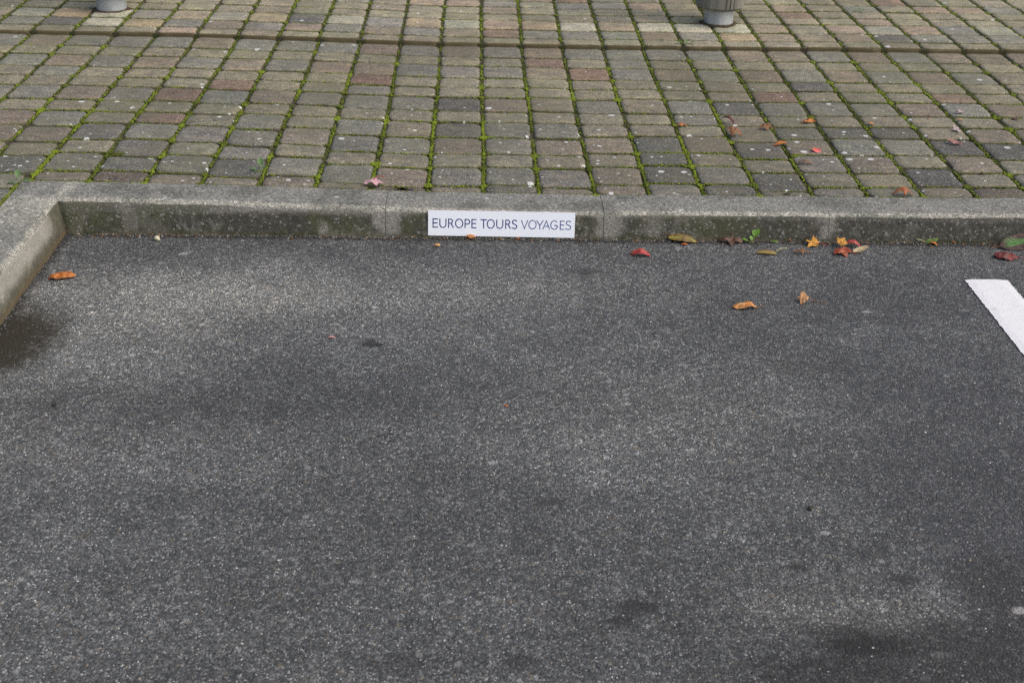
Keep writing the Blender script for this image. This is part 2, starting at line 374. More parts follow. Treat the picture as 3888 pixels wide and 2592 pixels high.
# mitred inside corner: the back kerb is cut along the diagonal, so its left end shifts with the depth
def along_back(t, dz):
    if dz is None: return kerb_profile(kz(t))
    d, z = dz
    x = t if t > KX + .16 else t - d * max(0.0, (KX + .16 - t) / .16)
    return (x, KY + d, z)
def along_left(t, dz):
    if dz is None: return kerb_profile(kz(KX - .02))
    d, z = dz
    y = t if t < KY - .16 else t + d * max(0.0, (t - (KY - .16)) / .16)
    return (KX - d, y, z)
J = .0007
ub = [(KX, -.245 - J), (-.245 + J, .36 - J), (.36 + J, .99 - J), (.99 + J, 1.62 - J), (1.62 + J, 2.25 - J), (2.25 + J, 2.95), (2.955, 3.95), (3.955, 4.95), (4.955, 5.95)]
v, f, mi = build_kerb('kerb', ub, along_back, 1.0)
kb = tag(mesh_obj('kerb', v, f, [M_KTOP, M_KBACK], smooth=True), kind='structure'); kb.data.polygons.foreach_set('material_index', mi)
ul = [(-.6, .398), (.402, 1.398), (1.402, 2.46), (2.464, KY)]
v, f, mi = build_kerb('kerb', ul, along_left, 5.0)
kl = tag(mesh_obj('kerb', v, [q[::-1] for q in f], [M_KTOP, M_KSIDE], smooth=True), kind='structure'); kl.data.polygons.foreach_set('material_index', mi)
for o in (kb, kl):
    bm = bmesh.new(); bm.from_mesh(o.data); bmesh.ops.recalc_face_normals(bm, faces=bm.faces); bm.to_mesh(o.data); bm.free()
    o.data.set_sharp_from_angle(angle=rad(50))

# ---------------------------------------------------------------- pavers
BEIGE, BROWN, GREY, DARK, RED = (.200, .190, .152), (.182, .156, .132), (.166, .168, .160), (.085, .088, .096), (.185, .126, .108)
WHITE, TAN, PINK = (.36, .36, .315), (.285, .232, .168), (.24, .198, .168)
COLX0, PITCH = .024, .1592
def col_edge(k, y):
    return COLX0 + k * PITCH + .0022 * math.sin(k * 12.9898 + y * 2.1) + .0015 * math.sin(k * 4.1 + y * 5.3)
joints_col, joints_row = [], []           # for the moss
pav = []                                   # (x0,x1,y0,y1,z,colour,kind)
patA = ['L', 's', 'L', 's', 's', 'L', 's', 'L', 'L', 's', 'L']
patB = ['L', 's', 'L', 's', 's', 'L', 's', 's', 'L', 's', 'L', 'L']
patC = ['L', 's', 'L', 's', 's', 'L', 's', 's', 'L', 'L', 's', 'L']
for k in range(-19, 22):
    xm = COLX0 + (k + .5) * PITCH
    # lower terrace, counted from the step down to the kerb
    y = STEP_Y; pat = rnd.choice([patA, patA, patB, patC]); par = k % 2; li = 0
    yk = KY + .151 if xm > KX - .158 else .60
    seq = list(pat) + [rnd.choice('LsL') for _ in range(26)]
    for tkn in seq:
        ln = (.158 if tkn == 'L' else .1185) + rnd.uniform(-.0045, .0045)
        y0 = max(y - ln, yk)
        if y - y0 < .016: break
        if tkn == 'L':
            c = [GREY, BROWN][(li + par + (rnd.random() < .12)) % 2]; li += 1
            if rnd.random() < .16: c = GREY
        else: c = BEIGE if rnd.random() < .94 else rnd.choice([RED, GREY])
        pav.append([k, y0, y, tkn, c, 0]); y = y0
        if y <= yk + .001: break
    # upper terrace
    y = STEP_Y
    for i, ln in enumerate([.088, .13, .152, .115, .118, .122, .158, .118, .118, .158, .118, .158, .118, .118, .158, .118, .158, .118, .118, .158]):
        ln += rnd.uniform(-.003, .003); y1 = min(y + ln, 7.40)
        c = [BEIGE, [GREY, BROWN][(k + (rnd.random() < .3)) % 2], rnd.choice([BEIGE, PINK, GREY, (.24, .24, .21), (.255, .215, .165)]), BEIGE, BEIGE, rnd.choice([BEIGE, GREY, PINK]), BEIGE][i] if i < 7 else rnd.choice([BEIGE, BEIGE, GREY, PINK])
        if rnd.random() < .03: c = PINK
        pav.append([k, y, y1, 'L' if ln > .14 else 's', c, 1]); y = y1
        if y >= 7.395: break
# single stones that catch the eye in the photograph
feature = [(1755, 388, DARK), (3060, 325, DARK), (1160, 83, DARK), (190, 88, DARK), (3380, 140, DARK), (830, 325, RED), (1420, 305, RED), (2260, 275, RED), (2970, 360, RED), (3640, 360, RED),
           (3500, 690, RED), (415, 683, (.10, .075, .07)), (1530, 706, (.10, .075, .07)), (1910, 130, RED), (700, 330, RED), (255, 55, TAN), (540, 68, TAN), (345, 70, WHITE), (400, 60, WHITE),
           (2010, 105, TAN), (2640, 110, WHITE), (2760, 128, TAN), (2800, 105, WHITE), (2520, 100, WHITE), (2190, 100, WHITE), (3040, 48, RED), (3370, 5, RED), (2200, 3, RED),
           (3730, 740, (.11, .085, .078)), (40, 640, (.085, .088, .09)), (1950, 705, (.10, .10, .095)), (1380, 545, (.12, .122, .125)), (1830, 520, (.10, .102, .108)), (2480, 555, (.085, .088, .095)),
           (2580, 660, (.085, .09, .095)), (3630, 670, (.075, .08, .088)), (3450, 500, (.085, .088, .093)), (960, 645, (.095, .098, .10)), (610, 570, (.12, .122, .125)), (410, 470, (.11, .112, .12)),
           (1260, 545, (.12, .122, .13)), (590, 610, (.12, .122, .128)), (3560, 560, (.08, .083, .09)), (3730, 560, (.085, .088, .093)), (3050, 490, (.10, .102, .106)), (3260, 510, (.085, .087, .092)), (2850, 420, (.11, .114, .118)),
           (2900, 570, (.105, .107, .112)), (2780, 740, (.095, .098, .098)), (3000, 680, (.10, .10, .10)), (2550, 580, (.1, .1, .105))]
fp = [(on_paving(px, py), c) for px, py, c in feature]
verts, faces, cols, rnds, mis, rims = [], [], [], [], [], []
def add_paver(k, y0, y1, kind, c, up):
    ga, gb = .0031, .0042                       # half joints: wide between the columns, tight between the rows
    if y0 < 4.3: ga, gb = .0038, .0046
    xa0, xa1 = col_edge(k, y0) + ga, col_edge(k, y1) + ga
    xb0, xb1 = col_edge(k + 1, y0) - ga, col_edge(k + 1, y1) - ga
    if up == 0 and (k < -7) and y0 < KY + .15:   # left of the side kerb
        xb0 = min(xb0, KX - .153); xb1 = min(xb1, KX - .153)
        if xb0 - xa0 < .03: return
    ya, yb = y0 + gb, y1 - gb
    if abs(y0 - STEP_Y) < 1e-6: ya = y0 + .0008
    if abs(y1 - STEP_Y) < 1e-6: yb = y1 - .0022
    if abs(y0 - (KY + .151)) < 1e-6: ya = y0 + .001
    R = .021 if kind == 'L' else .018
    R = min(R, (yb - ya) * .4)
    jx = lambda: rnd.uniform(-.0014, .0010)
    xa0 -= jx(); xa1 -= jx(); xb0 += jx(); xb1 += jx(); ya -= jx() * .6; yb += jx() * .6
    sd = rnd.random() * 100
    ring = []
    cor = [((xa0, ya), (1, 0), 180), ((xb0, ya), (-1, 0), 270), ((xb1, yb), (0, 0), 0), ((xa1, yb), (0, 0), 90)]
    for ci, ((cx, cy), _, a0) in enumerate(cor):
        r = R * rnd.uniform(.6, 1.5)
        sx = 1 if ci in (0, 3) else -1; sy = 1 if ci in (0, 1) else -1
        ox, oy = cx + sx * r, cy + sy * r
        for i in range(5):
            a = rad(a0 + i * 22.5); ring.append((ox + r * math.cos(a), oy + r * math.sin(a)))
        nx = cor[(ci + 1) % 4][0]; L = 5
        ang = rad(a0 + 90)
        ex, ey = ox + r * math.cos(ang), oy + r * math.sin(ang)
        tx, ty = nx
        # straight side with a little wander
        s2x = 1 if (ci + 1) % 4 in (0, 3) else -1; s2y = 1 if (ci + 1) % 4 in (0, 1) else -1
        px, py = (tx + s2x * R, ey) if ci in (0, 2) else (ex, ty + s2y * R)
        for i in range(1, L): ring.append((fr(ex, px, i / L), fr(ey, py, i / L) if ci in (1, 3) else ey))
    cx = sum(p[0] for p in ring) / len(ring); cy = sum(p[1] for p in ring) / len(ring)
    tiltx, tilty, dz = rnd.uniform(-.016, .016), rnd.uniform(-.014, .014), rnd.uniform(-.0018, .0018)
    zc = ztop(cx, STEP_Y + .1 if up else STEP_Y - .1) + dz
    sl = (ztop(cx + .05, 4) - ztop(cx - .05, 4)) / .1
    b = len(verts); n = len(ring)
    levels = [(0, -.05), (.0, -.0125), (.0014, -.0072), (.0048, -.0030), (.0112, -.0008), (.026, 0)]
    for (ins, lz) in levels:
        for i, (x, y) in enumerate(ring):
            dx, dy = x - cx, y - cy; dl = math.hypot(dx, dy)
            wv = mnoise.noise(Vector((x * 48, y * 48, sd))) * .0036 + mnoise.noise(Vector((x * 140, y * 140, sd))) * .0012 + mnoise.noise(Vector((x * 330, y * 330, sd))) * .0007
            q = 1 - (ins + (wv if lz > -.04 else .001)) / dl
            zz = zc + lz + (dx * (tiltx * .6 + sl) + dy * tilty if lz > -.04 else 0)
            verts.append((cx + dx * q, cy + dy * q, zz))
    for l in range(len(levels) - 1):
        for i in range(n):
            i2 = (i + 1) % n
            faces.append((b + l * n + i, b + l * n + i2, b + (l + 1) * n + i2, b + (l + 1) * n + i))
            front = up and abs(y0 - STEP_Y) < 1e-6 and l < 3 and verts[b + i][1] < cy - (cy - ya) * .75
            mis.append(1 if front else 0)
    t = b + (len(levels) - 1) * n
    faces.append(tuple(t + i for i in range(n))); mis.append(0)
    mean_ = (.182, .172, .138); c = [fr(c[q], mean_[q], .14) for q in range(3)]
    j = rnd.uniform(.90, 1.10); jc = [c[q] * j * rnd.uniform(.97, 1.03) for q in range(3)]
    jc = [jc[0] * 1.02, jc[1] * 1.005, jc[2] * .89]
    if not up:      # grimier, greyer towards the kerb
        g = min(1, max(0, (4.7 - cy) / 1.2)); lum = sum(jc) / 3
        jc = [fr(v_ * 1.08, fr(v_, lum, .25) * .86, g) for v_ in jc]
    else: jc = [v_ * 1.34 for v_ in jc]  # upper terrace paler: less lichen, plus grazing-angle brightness put into the colour
    for q in (1, 1, .90, .50, .14, 0): rims.extend([0 if (up and abs(y0 - STEP_Y) < 1e-6 and p_[1] < ya + .012) else q for p_ in ring])
    rr = (rnd.random(), rnd.random(), rnd.random())
    cols.extend([(*jc, 1)] * (n * len(levels))); rnds.extend([(*rr, 1)] * (n * len(levels)))
for P_ in pav:
    k, y0, y1, kind, c, up = P_
    for (q, fc) in fp:
        if col_edge(k, q.y) < q.x < col_edge(k + 1, q.y) and y0 < q.y < y1: P_[4] = fc
for P_ in pav: add_paver(*P_)
o = mesh_obj('pavement', verts, faces, [M_PAVER, M_RISER], smooth=True)
tag(o, kind='structure')
o.data.polygons.foreach_set('material_index', mis)
for nm, dat in (('paver_colour', cols), ('paver_random', rnds)):
    at = o.data.attributes.new(nm, 'FLOAT_COLOR', 'POINT'); at.data.foreach_set('color', np.array(dat, np.float32).ravel())
at = o.data.attributes.new('rim', 'FLOAT', 'POINT'); at.data.foreach_set('value', np.array(rims, np.float32))
# joint bed under the pavers, following the fall of the terrace
xs = [-3.0, -1.9, -1.29, -1.14, -.65, -.13, .37, .95, 1.54, 2.2, 3.53]
vs, fs = [], []
def bed(x_list, y0, y1, dz, ys):
    b = len(vs)
    for x in x_list: vs.extend([(x, y0, ztop(x, ys) + dz), (x, y1, ztop(x, ys) + dz)])
    for i in range(len(x_list) - 1): a = b + 2 * i; fs.append((a, a + 2, a + 3, a + 1))
bed(xs, KY + .1495, STEP_Y, -.0095, 4); bed(xs, STEP_Y + .004, 7.40, -.0085, 6)
b0 = len(vs)
for x in xs: vs.extend([(x, STEP_Y + .0041, ztop(x, 4) - .03), (x, STEP_Y + .0041, ztop(x, 6) - .0085)])
for i in range(len(xs) - 1): a = b0 + 2 * i; fs.append((a, a + 2, a + 3, a + 1))

bed(xs[:2] + [-1.272], .60, KY + .1493, -.0113, 3)
tag(mesh_obj('joint_bed', vs, fs, M_SOIL), kind='structure')

# ---------------------------------------------------------------- moss in the joints
ico = bmesh.new(); bmesh.ops.create_icosphere(ico, subdivisions=1, radius=1); ico.verts.ensure_lookup_table()
IV = np.array([v.co[:] for v in ico.verts]); IF = np.array([[q.index for q in f_.verts] for f_ in ico.faces]); ico.free()
rs = np.random.RandomState(3)
mp, mr = [], []        # positions, radii
def moss_at(x, y, r, up, dz=0):
    mp.append((x, y, ztop(x, STEP_Y + .1 if up else STEP_Y - .1) - .0050 + dz)); mr.append(r)
def dens(x, y, s=1.0):   # share of a joint that is green
    d = mnoise.noise(Vector((x * 2.3, y * 2.3, 4.0))) * .55 + mnoise.noise(Vector((x * 14, y * 14, 9.0))) * .75 + .50
    near = np.interp(y, [3.4, 4.0, 4.8, 5.3, 6.6], [1.0, .92, .66, .5, .45])
    return max(0, d) * near * s
for k in range(-19, 23):
    y = .61 if k < -8 else KY + .155
    while y < 7.35:
        up = y > STEP_Y; x = col_edge(k, y) + rnd.gauss(0, .0026)
        y += rnd.uniform(.0014, .0032)
        if abs(y - STEP_Y) < .004: continue
        d = dens(x, y, 1.4)
        if rnd.random() < d * .95: moss_at(x, y, rnd.uniform(.0018, .0040) * (.75 + .45 * d), up, rnd.uniform(-.003, .0022))
for (k, y0, y1, kind, c, up) in pav:
    x0, x1 = col_edge(k, y0), col_edge(k + 1, y0)
    if abs(y0 - STEP_Y) < .002: continue
    if up == 0 and y0 < KY + .15 and k >= -8: continue
    kerbside = abs(y0 - (KY + .151)) < 1e-4
    x = x0
    while x < x1:
        x += rnd.uniform(.0018, .0042); d = dens(x, y0 + (.004 if kerbside else 0), 1.15)
        if rnd.random() < d * (1.0 if not kerbside else .8):
            moss_at(x, y0 + rnd.gauss(0, .0022), rnd.uniform(.0018, .0036) * (.8 + .4 * d), up, rnd.uniform(-.002, .0035))
    for xc in (x0, x1):        # cushions where the joints meet
        if rnd.random() < dens(xc, y0, 1.0):
            R_ = rnd.uniform(.005, .017) if y0 < STEP_Y else rnd.uniform(.004, .009)
            for _ in range(int(14 + R_ * 2600)):
                a = rnd.uniform(0, 6.283); q = R_ * math.sqrt(rnd.random())
                moss_at(xc + q * math.cos(a) * .85, y0 + q * math.sin(a), rnd.uniform(.0020, .0038), up, rnd.uniform(-.001, .0030) * (1 - q / R_ * .6))
# thick band behind the side kerb
y = .6
while y < 3.47:
    y += rnd.uniform(.0012, .003)
    if rnd.random() < .9: mp.append((KX - .155 - abs(rnd.gauss(0, .006)), y, kz(KX) - rnd.uniform(.0, .006))); mr.append(rnd.uniform(.003, .0055))
# tufts by the metal foot of the far bollard and in the gaps of the photo's larger cushions
for px, py, R_, n in ((322, 42, .014, 60), (447, 580, .022, 160), (3025, 590, .02, 120), (2740, 525, .015, 70), (1430, 620, .02, 90), (2905, 320, .012, 40), (3330, 570, .014, 60)):
    q = on_paving(px, py)
    for _ in range(n):
        a = rnd.uniform(0, 6.283); w = R_ * math.sqrt(rnd.random())
        mp.append((q.x + w * math.cos(a), q.y + w * math.sin(a) * .7, q.z - .005 + rnd.uniform(0, .003))); mr.append(rnd.uniform(.0028, .0048))
mp, mr = np.array(mp), np.array(mr); N = len(mp); nv = len(IV)
jit = 1 + rs.uniform(-.22, .22, (N, nv, 1))
V = (IV[None] * jit * mr[:, None, None] * np.array([1, 1, .85])) + mp[:, None]
F = IF[None] + (np.arange(N) * nv)[:, None, None]
me = bpy.data.meshes.new('moss'); me.vertices.add(N * nv); me.vertices.foreach_set('co', V.astype(np.float32).ravel())
nf = N * len(IF); me.loops.add(nf * 3); me.loops.foreach_set('vertex_index', F.astype(np.int32).ravel())
me.polygons.add(nf); me.polygons.foreach_set('loop_start', np.arange(nf, dtype=np.int32) * 3); me.polygons.foreach_set('use_smooth', [True] * nf)
me.update(); me.validate()
s = NT('moss'); n1 = s.noise(6, 4, .6); n2 = s.noise(130, 3, .6)
cm = s.mix(s.smooth(n1, .3, .62), (.058, .076, .014), (.16, .215, .02))
cm = s.mix(s.math('MULTIPLY', s.smooth(s.noise(30, 3, .6), .52, .7), .75), cm, (.062, .045, .018))
cm = s.mix(1.0, cm, s.ramp(n2, (.25, .55), (.75, 1.5)), 'MULTIPLY')
yy = s.sep(s.pos)[1]
me.materials.append(s.done(cm, .9, .15, s.noise(700, 2, .6), .002, .8))
mo = bpy.data.objects.new('moss', me); C.objects.link(mo); tag(mo, 'yellow green moss growing in the joints between the concrete pavers', 'moss', kind='stuff')

# ---------------------------------------------------------------- white bay line
def road_line():
    x0, x1, y1, y0 = 1.2945, 1.4095, 3.096, -3.0
    n = 700; vs, fs = [], []
    for i in range(n + 1):
        y = fr(y1, y0, (i / n) ** 1.15)
        j = lambda q: mnoise.noise(Vector((q, y * 190, 1))) * .0044 + mnoise.noise(Vector((q, y * 60, 3))) * .0022
        xs_ = [x0 + j(1)] + [fr(x0, x1, q / 6) for q in range(1, 6)] + [x1 + j(7)]
        for q, x in enumerate(xs_): vs.append((x, y + (mnoise.noise(Vector((x * 90, 5, 5))) * .004 if i == 0 else 0), .004 if 0 < q < 6 else .0025))
    for i in range(n):
        for q in range(6): a = i * 7 + q; fs.append((a, a + 1, a + 8, a + 7))
    return tag(mesh_obj('road_marking', vs, fs, M_PAINT), kind='structure')
road_line()

# ---------------------------------------------------------------- the sign against the kerb
def sign():
    s = NT('white_card'); M_CARD = s.done(s.mix(s.noise(9, 2, .5), (.84, .90, .98), (.86, .91, .985)), .45, .3)
    M_EDGE = mat_simple('card_edge', (.30, .22, .24), (.42, .36, .38), 300)
    M_TORN = mat_simple('torn_card', (.66, .66, .67), (.8, .8, .82), 300)
    inks = [NT(n_) for n_ in ('ink_dark', 'ink_mid', 'ink_pale')]
    inks = [q.done(c, .5, .3) for q, c in zip(inks, ((.010, .022, .165), (.013, .026, .175), (.030, .046, .22)))]
    W_, H_, T_ = .4068, .0724, .0035
    root = empty('sign_board', (-.1275, 3.3435, .0065)); root.rotation_euler = (rad(-9), rad(.23), rad(-.35))
    tag(root, 'small white board lettered EUROPE TOURS VOYAGES leaning on the kerb', 'sign')
    bm = bmesh.new(); bmesh.ops.create_cube(bm, size=1)
    for q in bm.verts: q.co = Vector(((q.co.x + .5) * W_, (q.co.y + .5) * T_, (q.co.z + .5) * H_))
    bmesh.ops.bevel(bm, geom=bm.edges[:], offset=.0004, segments=1, affect='EDGES')
    for q in bm.faces: q.material_index = 0 if q.normal.y < -.9 else 1
    bm_obj('board', bm, [M_CARD, M_EDGE], root)
    # torn tufts of card on the top edge, a chewed nick at the foot
    for xa, xb in ((.198, .216), (.322, .337)):
        n = 12; vs, fs = [], []
        for i in range(n):
            xc = fr(xa, xb, (i + .5) / n) + rnd.uniform(-.001, .001); h = rnd.uniform(.0008, .0028); b = len(vs); w = rnd.uniform(.0008, .0016)
            vs += [(xc - w, .0005, H_ - .0003), (xc + w, .0005, H_ - .0003), (xc + w, .003, H_ - .0003), (xc - w, .003, H_ - .0003), (xc + rnd.uniform(-.001, .001), .0015, H_ + h)]
            fs += [(b, b + 1, b + 4), (b + 1, b + 2, b + 4), (b + 2, b + 3, b + 4), (b + 3, b, b + 4), (b, b + 3, b + 2, b + 1)]
        mesh_obj('torn_edge', vs, fs, M_TORN, root)
    # letters as pen strokes; each glyph in a box 0..1 x 0..1
    def arc(cx, cy, rx, ry, a0, a1, n=22): return [(cx + rx * math.cos(rad(fr(a0, a1, i / n))), cy + ry * math.sin(rad(fr(a0, a1, i / n)))) for i in range(n + 1)]
    G = {'E': [[(0, 0), (0, 1)], [(0, 1), (1, 1)], [(0, .52), (.92, .52)], [(0, 0), (1, 0)]],
         'U': [[(0, 1)] + arc(.5, .36, .5, .38, 180, 360) + [(1, 1)]],
         'R': [[(0, 0), (0, 1)], [(0, 1)] + arc(.42, .755, .40, .245, 90, -90) + [(0, .51)], [(.46, .50)] + [(.62, .38), (1, 0)]],
         'O': [arc(.5, .5, .5, .52, 0, 360, 44)],
         'P': [[(0, 0), (0, 1)], [(0, 1)] + arc(.42, .72, .55, .28, 90, -90) + [(0, .44)]],
         'T': [[(0, 1), (1, 1)], [(.5, 1), (.5, 0)]],
         'V': [[(0, 1), (.5, 0), (1, 1)]], 'Y': [[(0, 1), (.5, .44), (1, 1)], [(.5, .46), (.5, 0)]],
         'A': [[(0, 0), (.5, 1), (1, 0)], [(.17, .33), (.83, .33)]],
         'G': [arc(.56, .5, .56, .52, 48, 345, 36) + [(1.0, .10), (1.0, .46)], [(.60, .46), (1.0, .46)]],
         'S': [[(.93, .92)] + arc(.52, .75, .44, .27, 75, 205, 12) + [(.3, .57), (.66, .47)] + arc(.5, .24, .48, .26, 42, -100, 14) + [(.02, .07)]]}
    word = [('E', 385, 430, 0), ('U', 452, 512, 0), ('R', 538, 585, 0), ('O', 606, 678, 0), ('P', 700, 747, 0), ('E', 768, 808, 0),
            ('T', 855, 911, 0), ('O', 919, 988, 0), ('U', 1012, 1072, 1), ('R', 1101, 1147, 1), ('S', 1164, 1211, 1),
            ('V', 1256, 1317, 2), ('O', 1330, 1401, 2), ('Y', 1407, 1469, 2), ('A', 1469, 1534, 2), ('G', 1546, 1608, 2), ('E', 1640, 1678, 2), ('S', 1694, 1744, 2)]
    sx = W_ / 1450.0; zb, ch = .0243, .0232; hw = .00150
    lt = 0
    for wname, lo, hi in (('lettering', 0, 6), ('lettering', 6, 11), ('lettering', 11, 18)):
        vs, fs, mi = [], [], []
        for gi, (g, xa, xb, ink) in enumerate(word[lo:hi]):
            for si, st in enumerate(G[g]):
                y = -.00012 - .00004 * si
                pts = [((xa - 335 + p[0] * (xb - xa)) * sx, zb + p[1] * ch) for p in st]
                closed = g == 'O'; w_ = hw * (.85 if ink == 2 else 1)
                b = len(vs); n = len(pts)
                for i, p in enumerate(pts):
                    if closed: a_, c_ = pts[(i - 1) % (n - 1)], pts[(i + 1) % (n - 1)]
                    else: a_, c_ = pts[max(i - 1, 0)], pts[min(i + 1, n - 1)]
                    d0 = Vector((p[0] - a_[0], p[1] - a_[1])); d1 = Vector((c_[0] - p[0], c_[1] - p[1]))
                    if d0.length < 1e-9: d0 = d1
                    if d1.length < 1e-9: d1 = d0
                    d0.normalize(); d1.normalize(); tt = (d0 + d1).normalized(); nn = Vector((-tt.y, tt.x))
                    k_ = min(2.2, 1 / max(.3, nn.dot(Vector((-d0.y, d0.x)))))
                    e = Vector((0, 0))
                    if not closed and i == 0: e = -d1 * w_ * .9
                    if not closed and i == n - 1: e = d0 * w_ * .9
                    if not closed and 0 < i < n - 1 and False: e = 0
                    for sg in (1, -1): vs.append((p[0] + e.x + nn.x * w_ * k_ * sg, y, p[1] + e.y + nn.y * w_ * k_ * sg))
                for i in range(n - 1): a = b + 2 * i; fs.append((a, a + 1, a + 3, a + 2)); mi.append(ink)
        lo_ = mesh_obj(wname, vs, fs, inks, root); lo_.data.polygons.foreach_set('material_index', mi)
        if lo == 11: lo_['label'] = 'paler blue word VOYAGES'
sign()

# ---------------------------------------------------------------- bollards
def mat_wood():
    s = NT('weathered_wood'); v = s.scl(60, 60, 3)
    f1 = s.noise(1, 5, .65, vec=v); f2 = s.noise(1, 4, .6, vec=s.scl(220, 220, 6))
    col = s.ramp(f1, (.25, (.12, .118, .10)), (.5, (.20, .197, .17)), (.75, (.27, .265, .235)))
    col = s.mix(s.math('MULTIPLY', s.smooth(f2, .55, .7), .5), col, (.05, .048, .04))
    return s.done(col, .85, .2, s.math('ADD', f1, f2), .002, .8)
def mat_zinc():
    s = NT('galvanised_steel'); n_ = s.noise(14, 5, .65, vec=s.scl(1, 1, .6)); v_ = s.voro(60)
    col = s.ramp(n_, (.3, (.30, .33, .345)), (.55, (.46, .49, .51)), (.75, (.62, .64, .65)))
    z = s.sep(s.pos)[2]
    return s.done(col, .48, .5, n_, .0006, .5, Metallic=.35)
M_WOOD, M_ZINC = mat_wood(), mat_zinc()
M_DIRT = mat_simple('packed_dirt', (.045, .034, .022), (.09, .066, .042), 90, .95, .1, .003)
def bollard(name, px, py, label, turn):
    f_ = on_paving(px, py)                         # front of the foot
    r = .060
    root = empty(name, (f_.x, f_.y + r, f_.z), rad(turn)); tag(root, label, 'bollard', 'timber bollards on the paving')
    # galvanised tube
    bm = bmesh.new(); prof = [(-.03, r + .001), (.002, r + .0005), (.01, r), (.10, r), (.102, r - .004)]
    def lathe(bm, prof, n, bump=None):
        rings = []
        for z, q in prof:
            rings.append([bm.verts.new(((q + (bump(a_, z) if bump else 0)) * math.cos(a_), (q + (bump(a_, z) if bump else 0)) * math.sin(a_), z)) for a_ in [2 * math.pi * i / n for i in range(n)]])
        for a_, b_ in zip(rings, rings[1:]):
            for i in range(n): bm.faces.new((a_[i], a_[(i + 1) % n], b_[(i + 1) % n], b_[i]))
        bm.faces.new(rings[0][::-1]); bm.faces.new(rings[-1])
    lathe(bm, prof, 40); ft = bm_obj('metal_foot', bm, M_ZINC, root, True); ft.data.set_sharp_from_angle(angle=rad(40))
    # turned timber post: chamfered foot, faint flats, drying cracks, domed head
    cracks = [(rnd.uniform(0, 6.28), rnd.uniform(.003, .008), rnd.uniform(.012, .022)) for _ in range(4)] + [(rad(-86 - turn), .012, .022)]
    def bump(a_, z):
        v_ = .0006 * math.cos(8 * a_)
        for ca, dp, w in cracks:
            d = abs((a_ - ca + math.pi) % (2 * math.pi) - math.pi)
            if d < w: v_ -= dp * (1 - d / w)
        return v_ + .0008 * mnoise.noise(Vector((a_ * 6, z * 3, 2)))
    bm = bmesh.new()
    prof = [(.066, .075), (.067, .090), (.078, .1005)] + [(.078 + (.93 - .078) * i / 14, .1012) for i in range(1, 15)] + [(.945, .098), (.958, .088), (.965, .07)]
    lathe(bm, prof, 220, bump); pt = bm_obj('timber_post', bm, M_WOOD, root, True); pt.data.set_sharp_from_angle(angle=rad(35))
    # ring of washed in dirt round the foot
    vs, fs, n = [], [], 40
    for i in range(n):
        a_ = 2 * math.pi * i / n; w = .012 + .010 * mnoise.noise(Vector((math.cos(a_) * 2 + px, math.sin(a_) * 2, 0)))
        for q, z in ((r - .002, .006), (r + w * .6, .0035), (r + w * 1.5, .0002)): vs.append((q * math.cos(a_), q * math.sin(a_), z))
    for i in range(n):
        for j in range(2): a = i * 3 + j; b = ((i + 1) % n) * 3 + j; fs.append((a, a + 1, b + 1, b))
    mesh_obj('dirt_collar', vs, fs, M_DIRT, root, True)
bollard('bollard', 411, 49, 'round timber bollard on a grey metal foot, foot alone in view by a dark paver', 20)
bollard('bollard', 2736, 101, 'round timber bollard on a grey metal foot among whitish pavers, cracked wood showing', 0)

# ---------------------------------------------------------------- fallen leaves
leaf_mats = {}
def leaf_mat(c0, c1, wet=.5, c2=None, vc=None):
    key = (c0, c1, wet, c2, vc)
    if key in leaf_mats: return leaf_mats[key]
    s = NT('leaf_blade'); f = s.noise(75, 4, .65); g = s.noise(230, 3, .6); t = s.attr('vein', 'Fac')
    col = s.mix(s.smooth(f, .38, .64), c0, c1)
    if c2: col = s.mix(s.smooth(s.math('ADD', s.noise(38, 3, .5), s.math('MULTIPLY', t, .25)), .55, .72), col, c2)
    col = s.mix(s.math('MULTIPLY', t, .6 if vc else .35), col, vc or s.mix(1.0, col, (1.6, 1.5, 1.3), 'MULTIPLY'))
    col = s.mix(s.math('MULTIPLY', s.smooth(g, .58, .75), .5), col, s.mix(1.0, col, (.4, .34, .3), 'MULTIPLY'))
    leaf_mats[key] = s.done(col, wet, .4, s.math('ADD', f, g), .0012, .6)
    return leaf_mats[key]
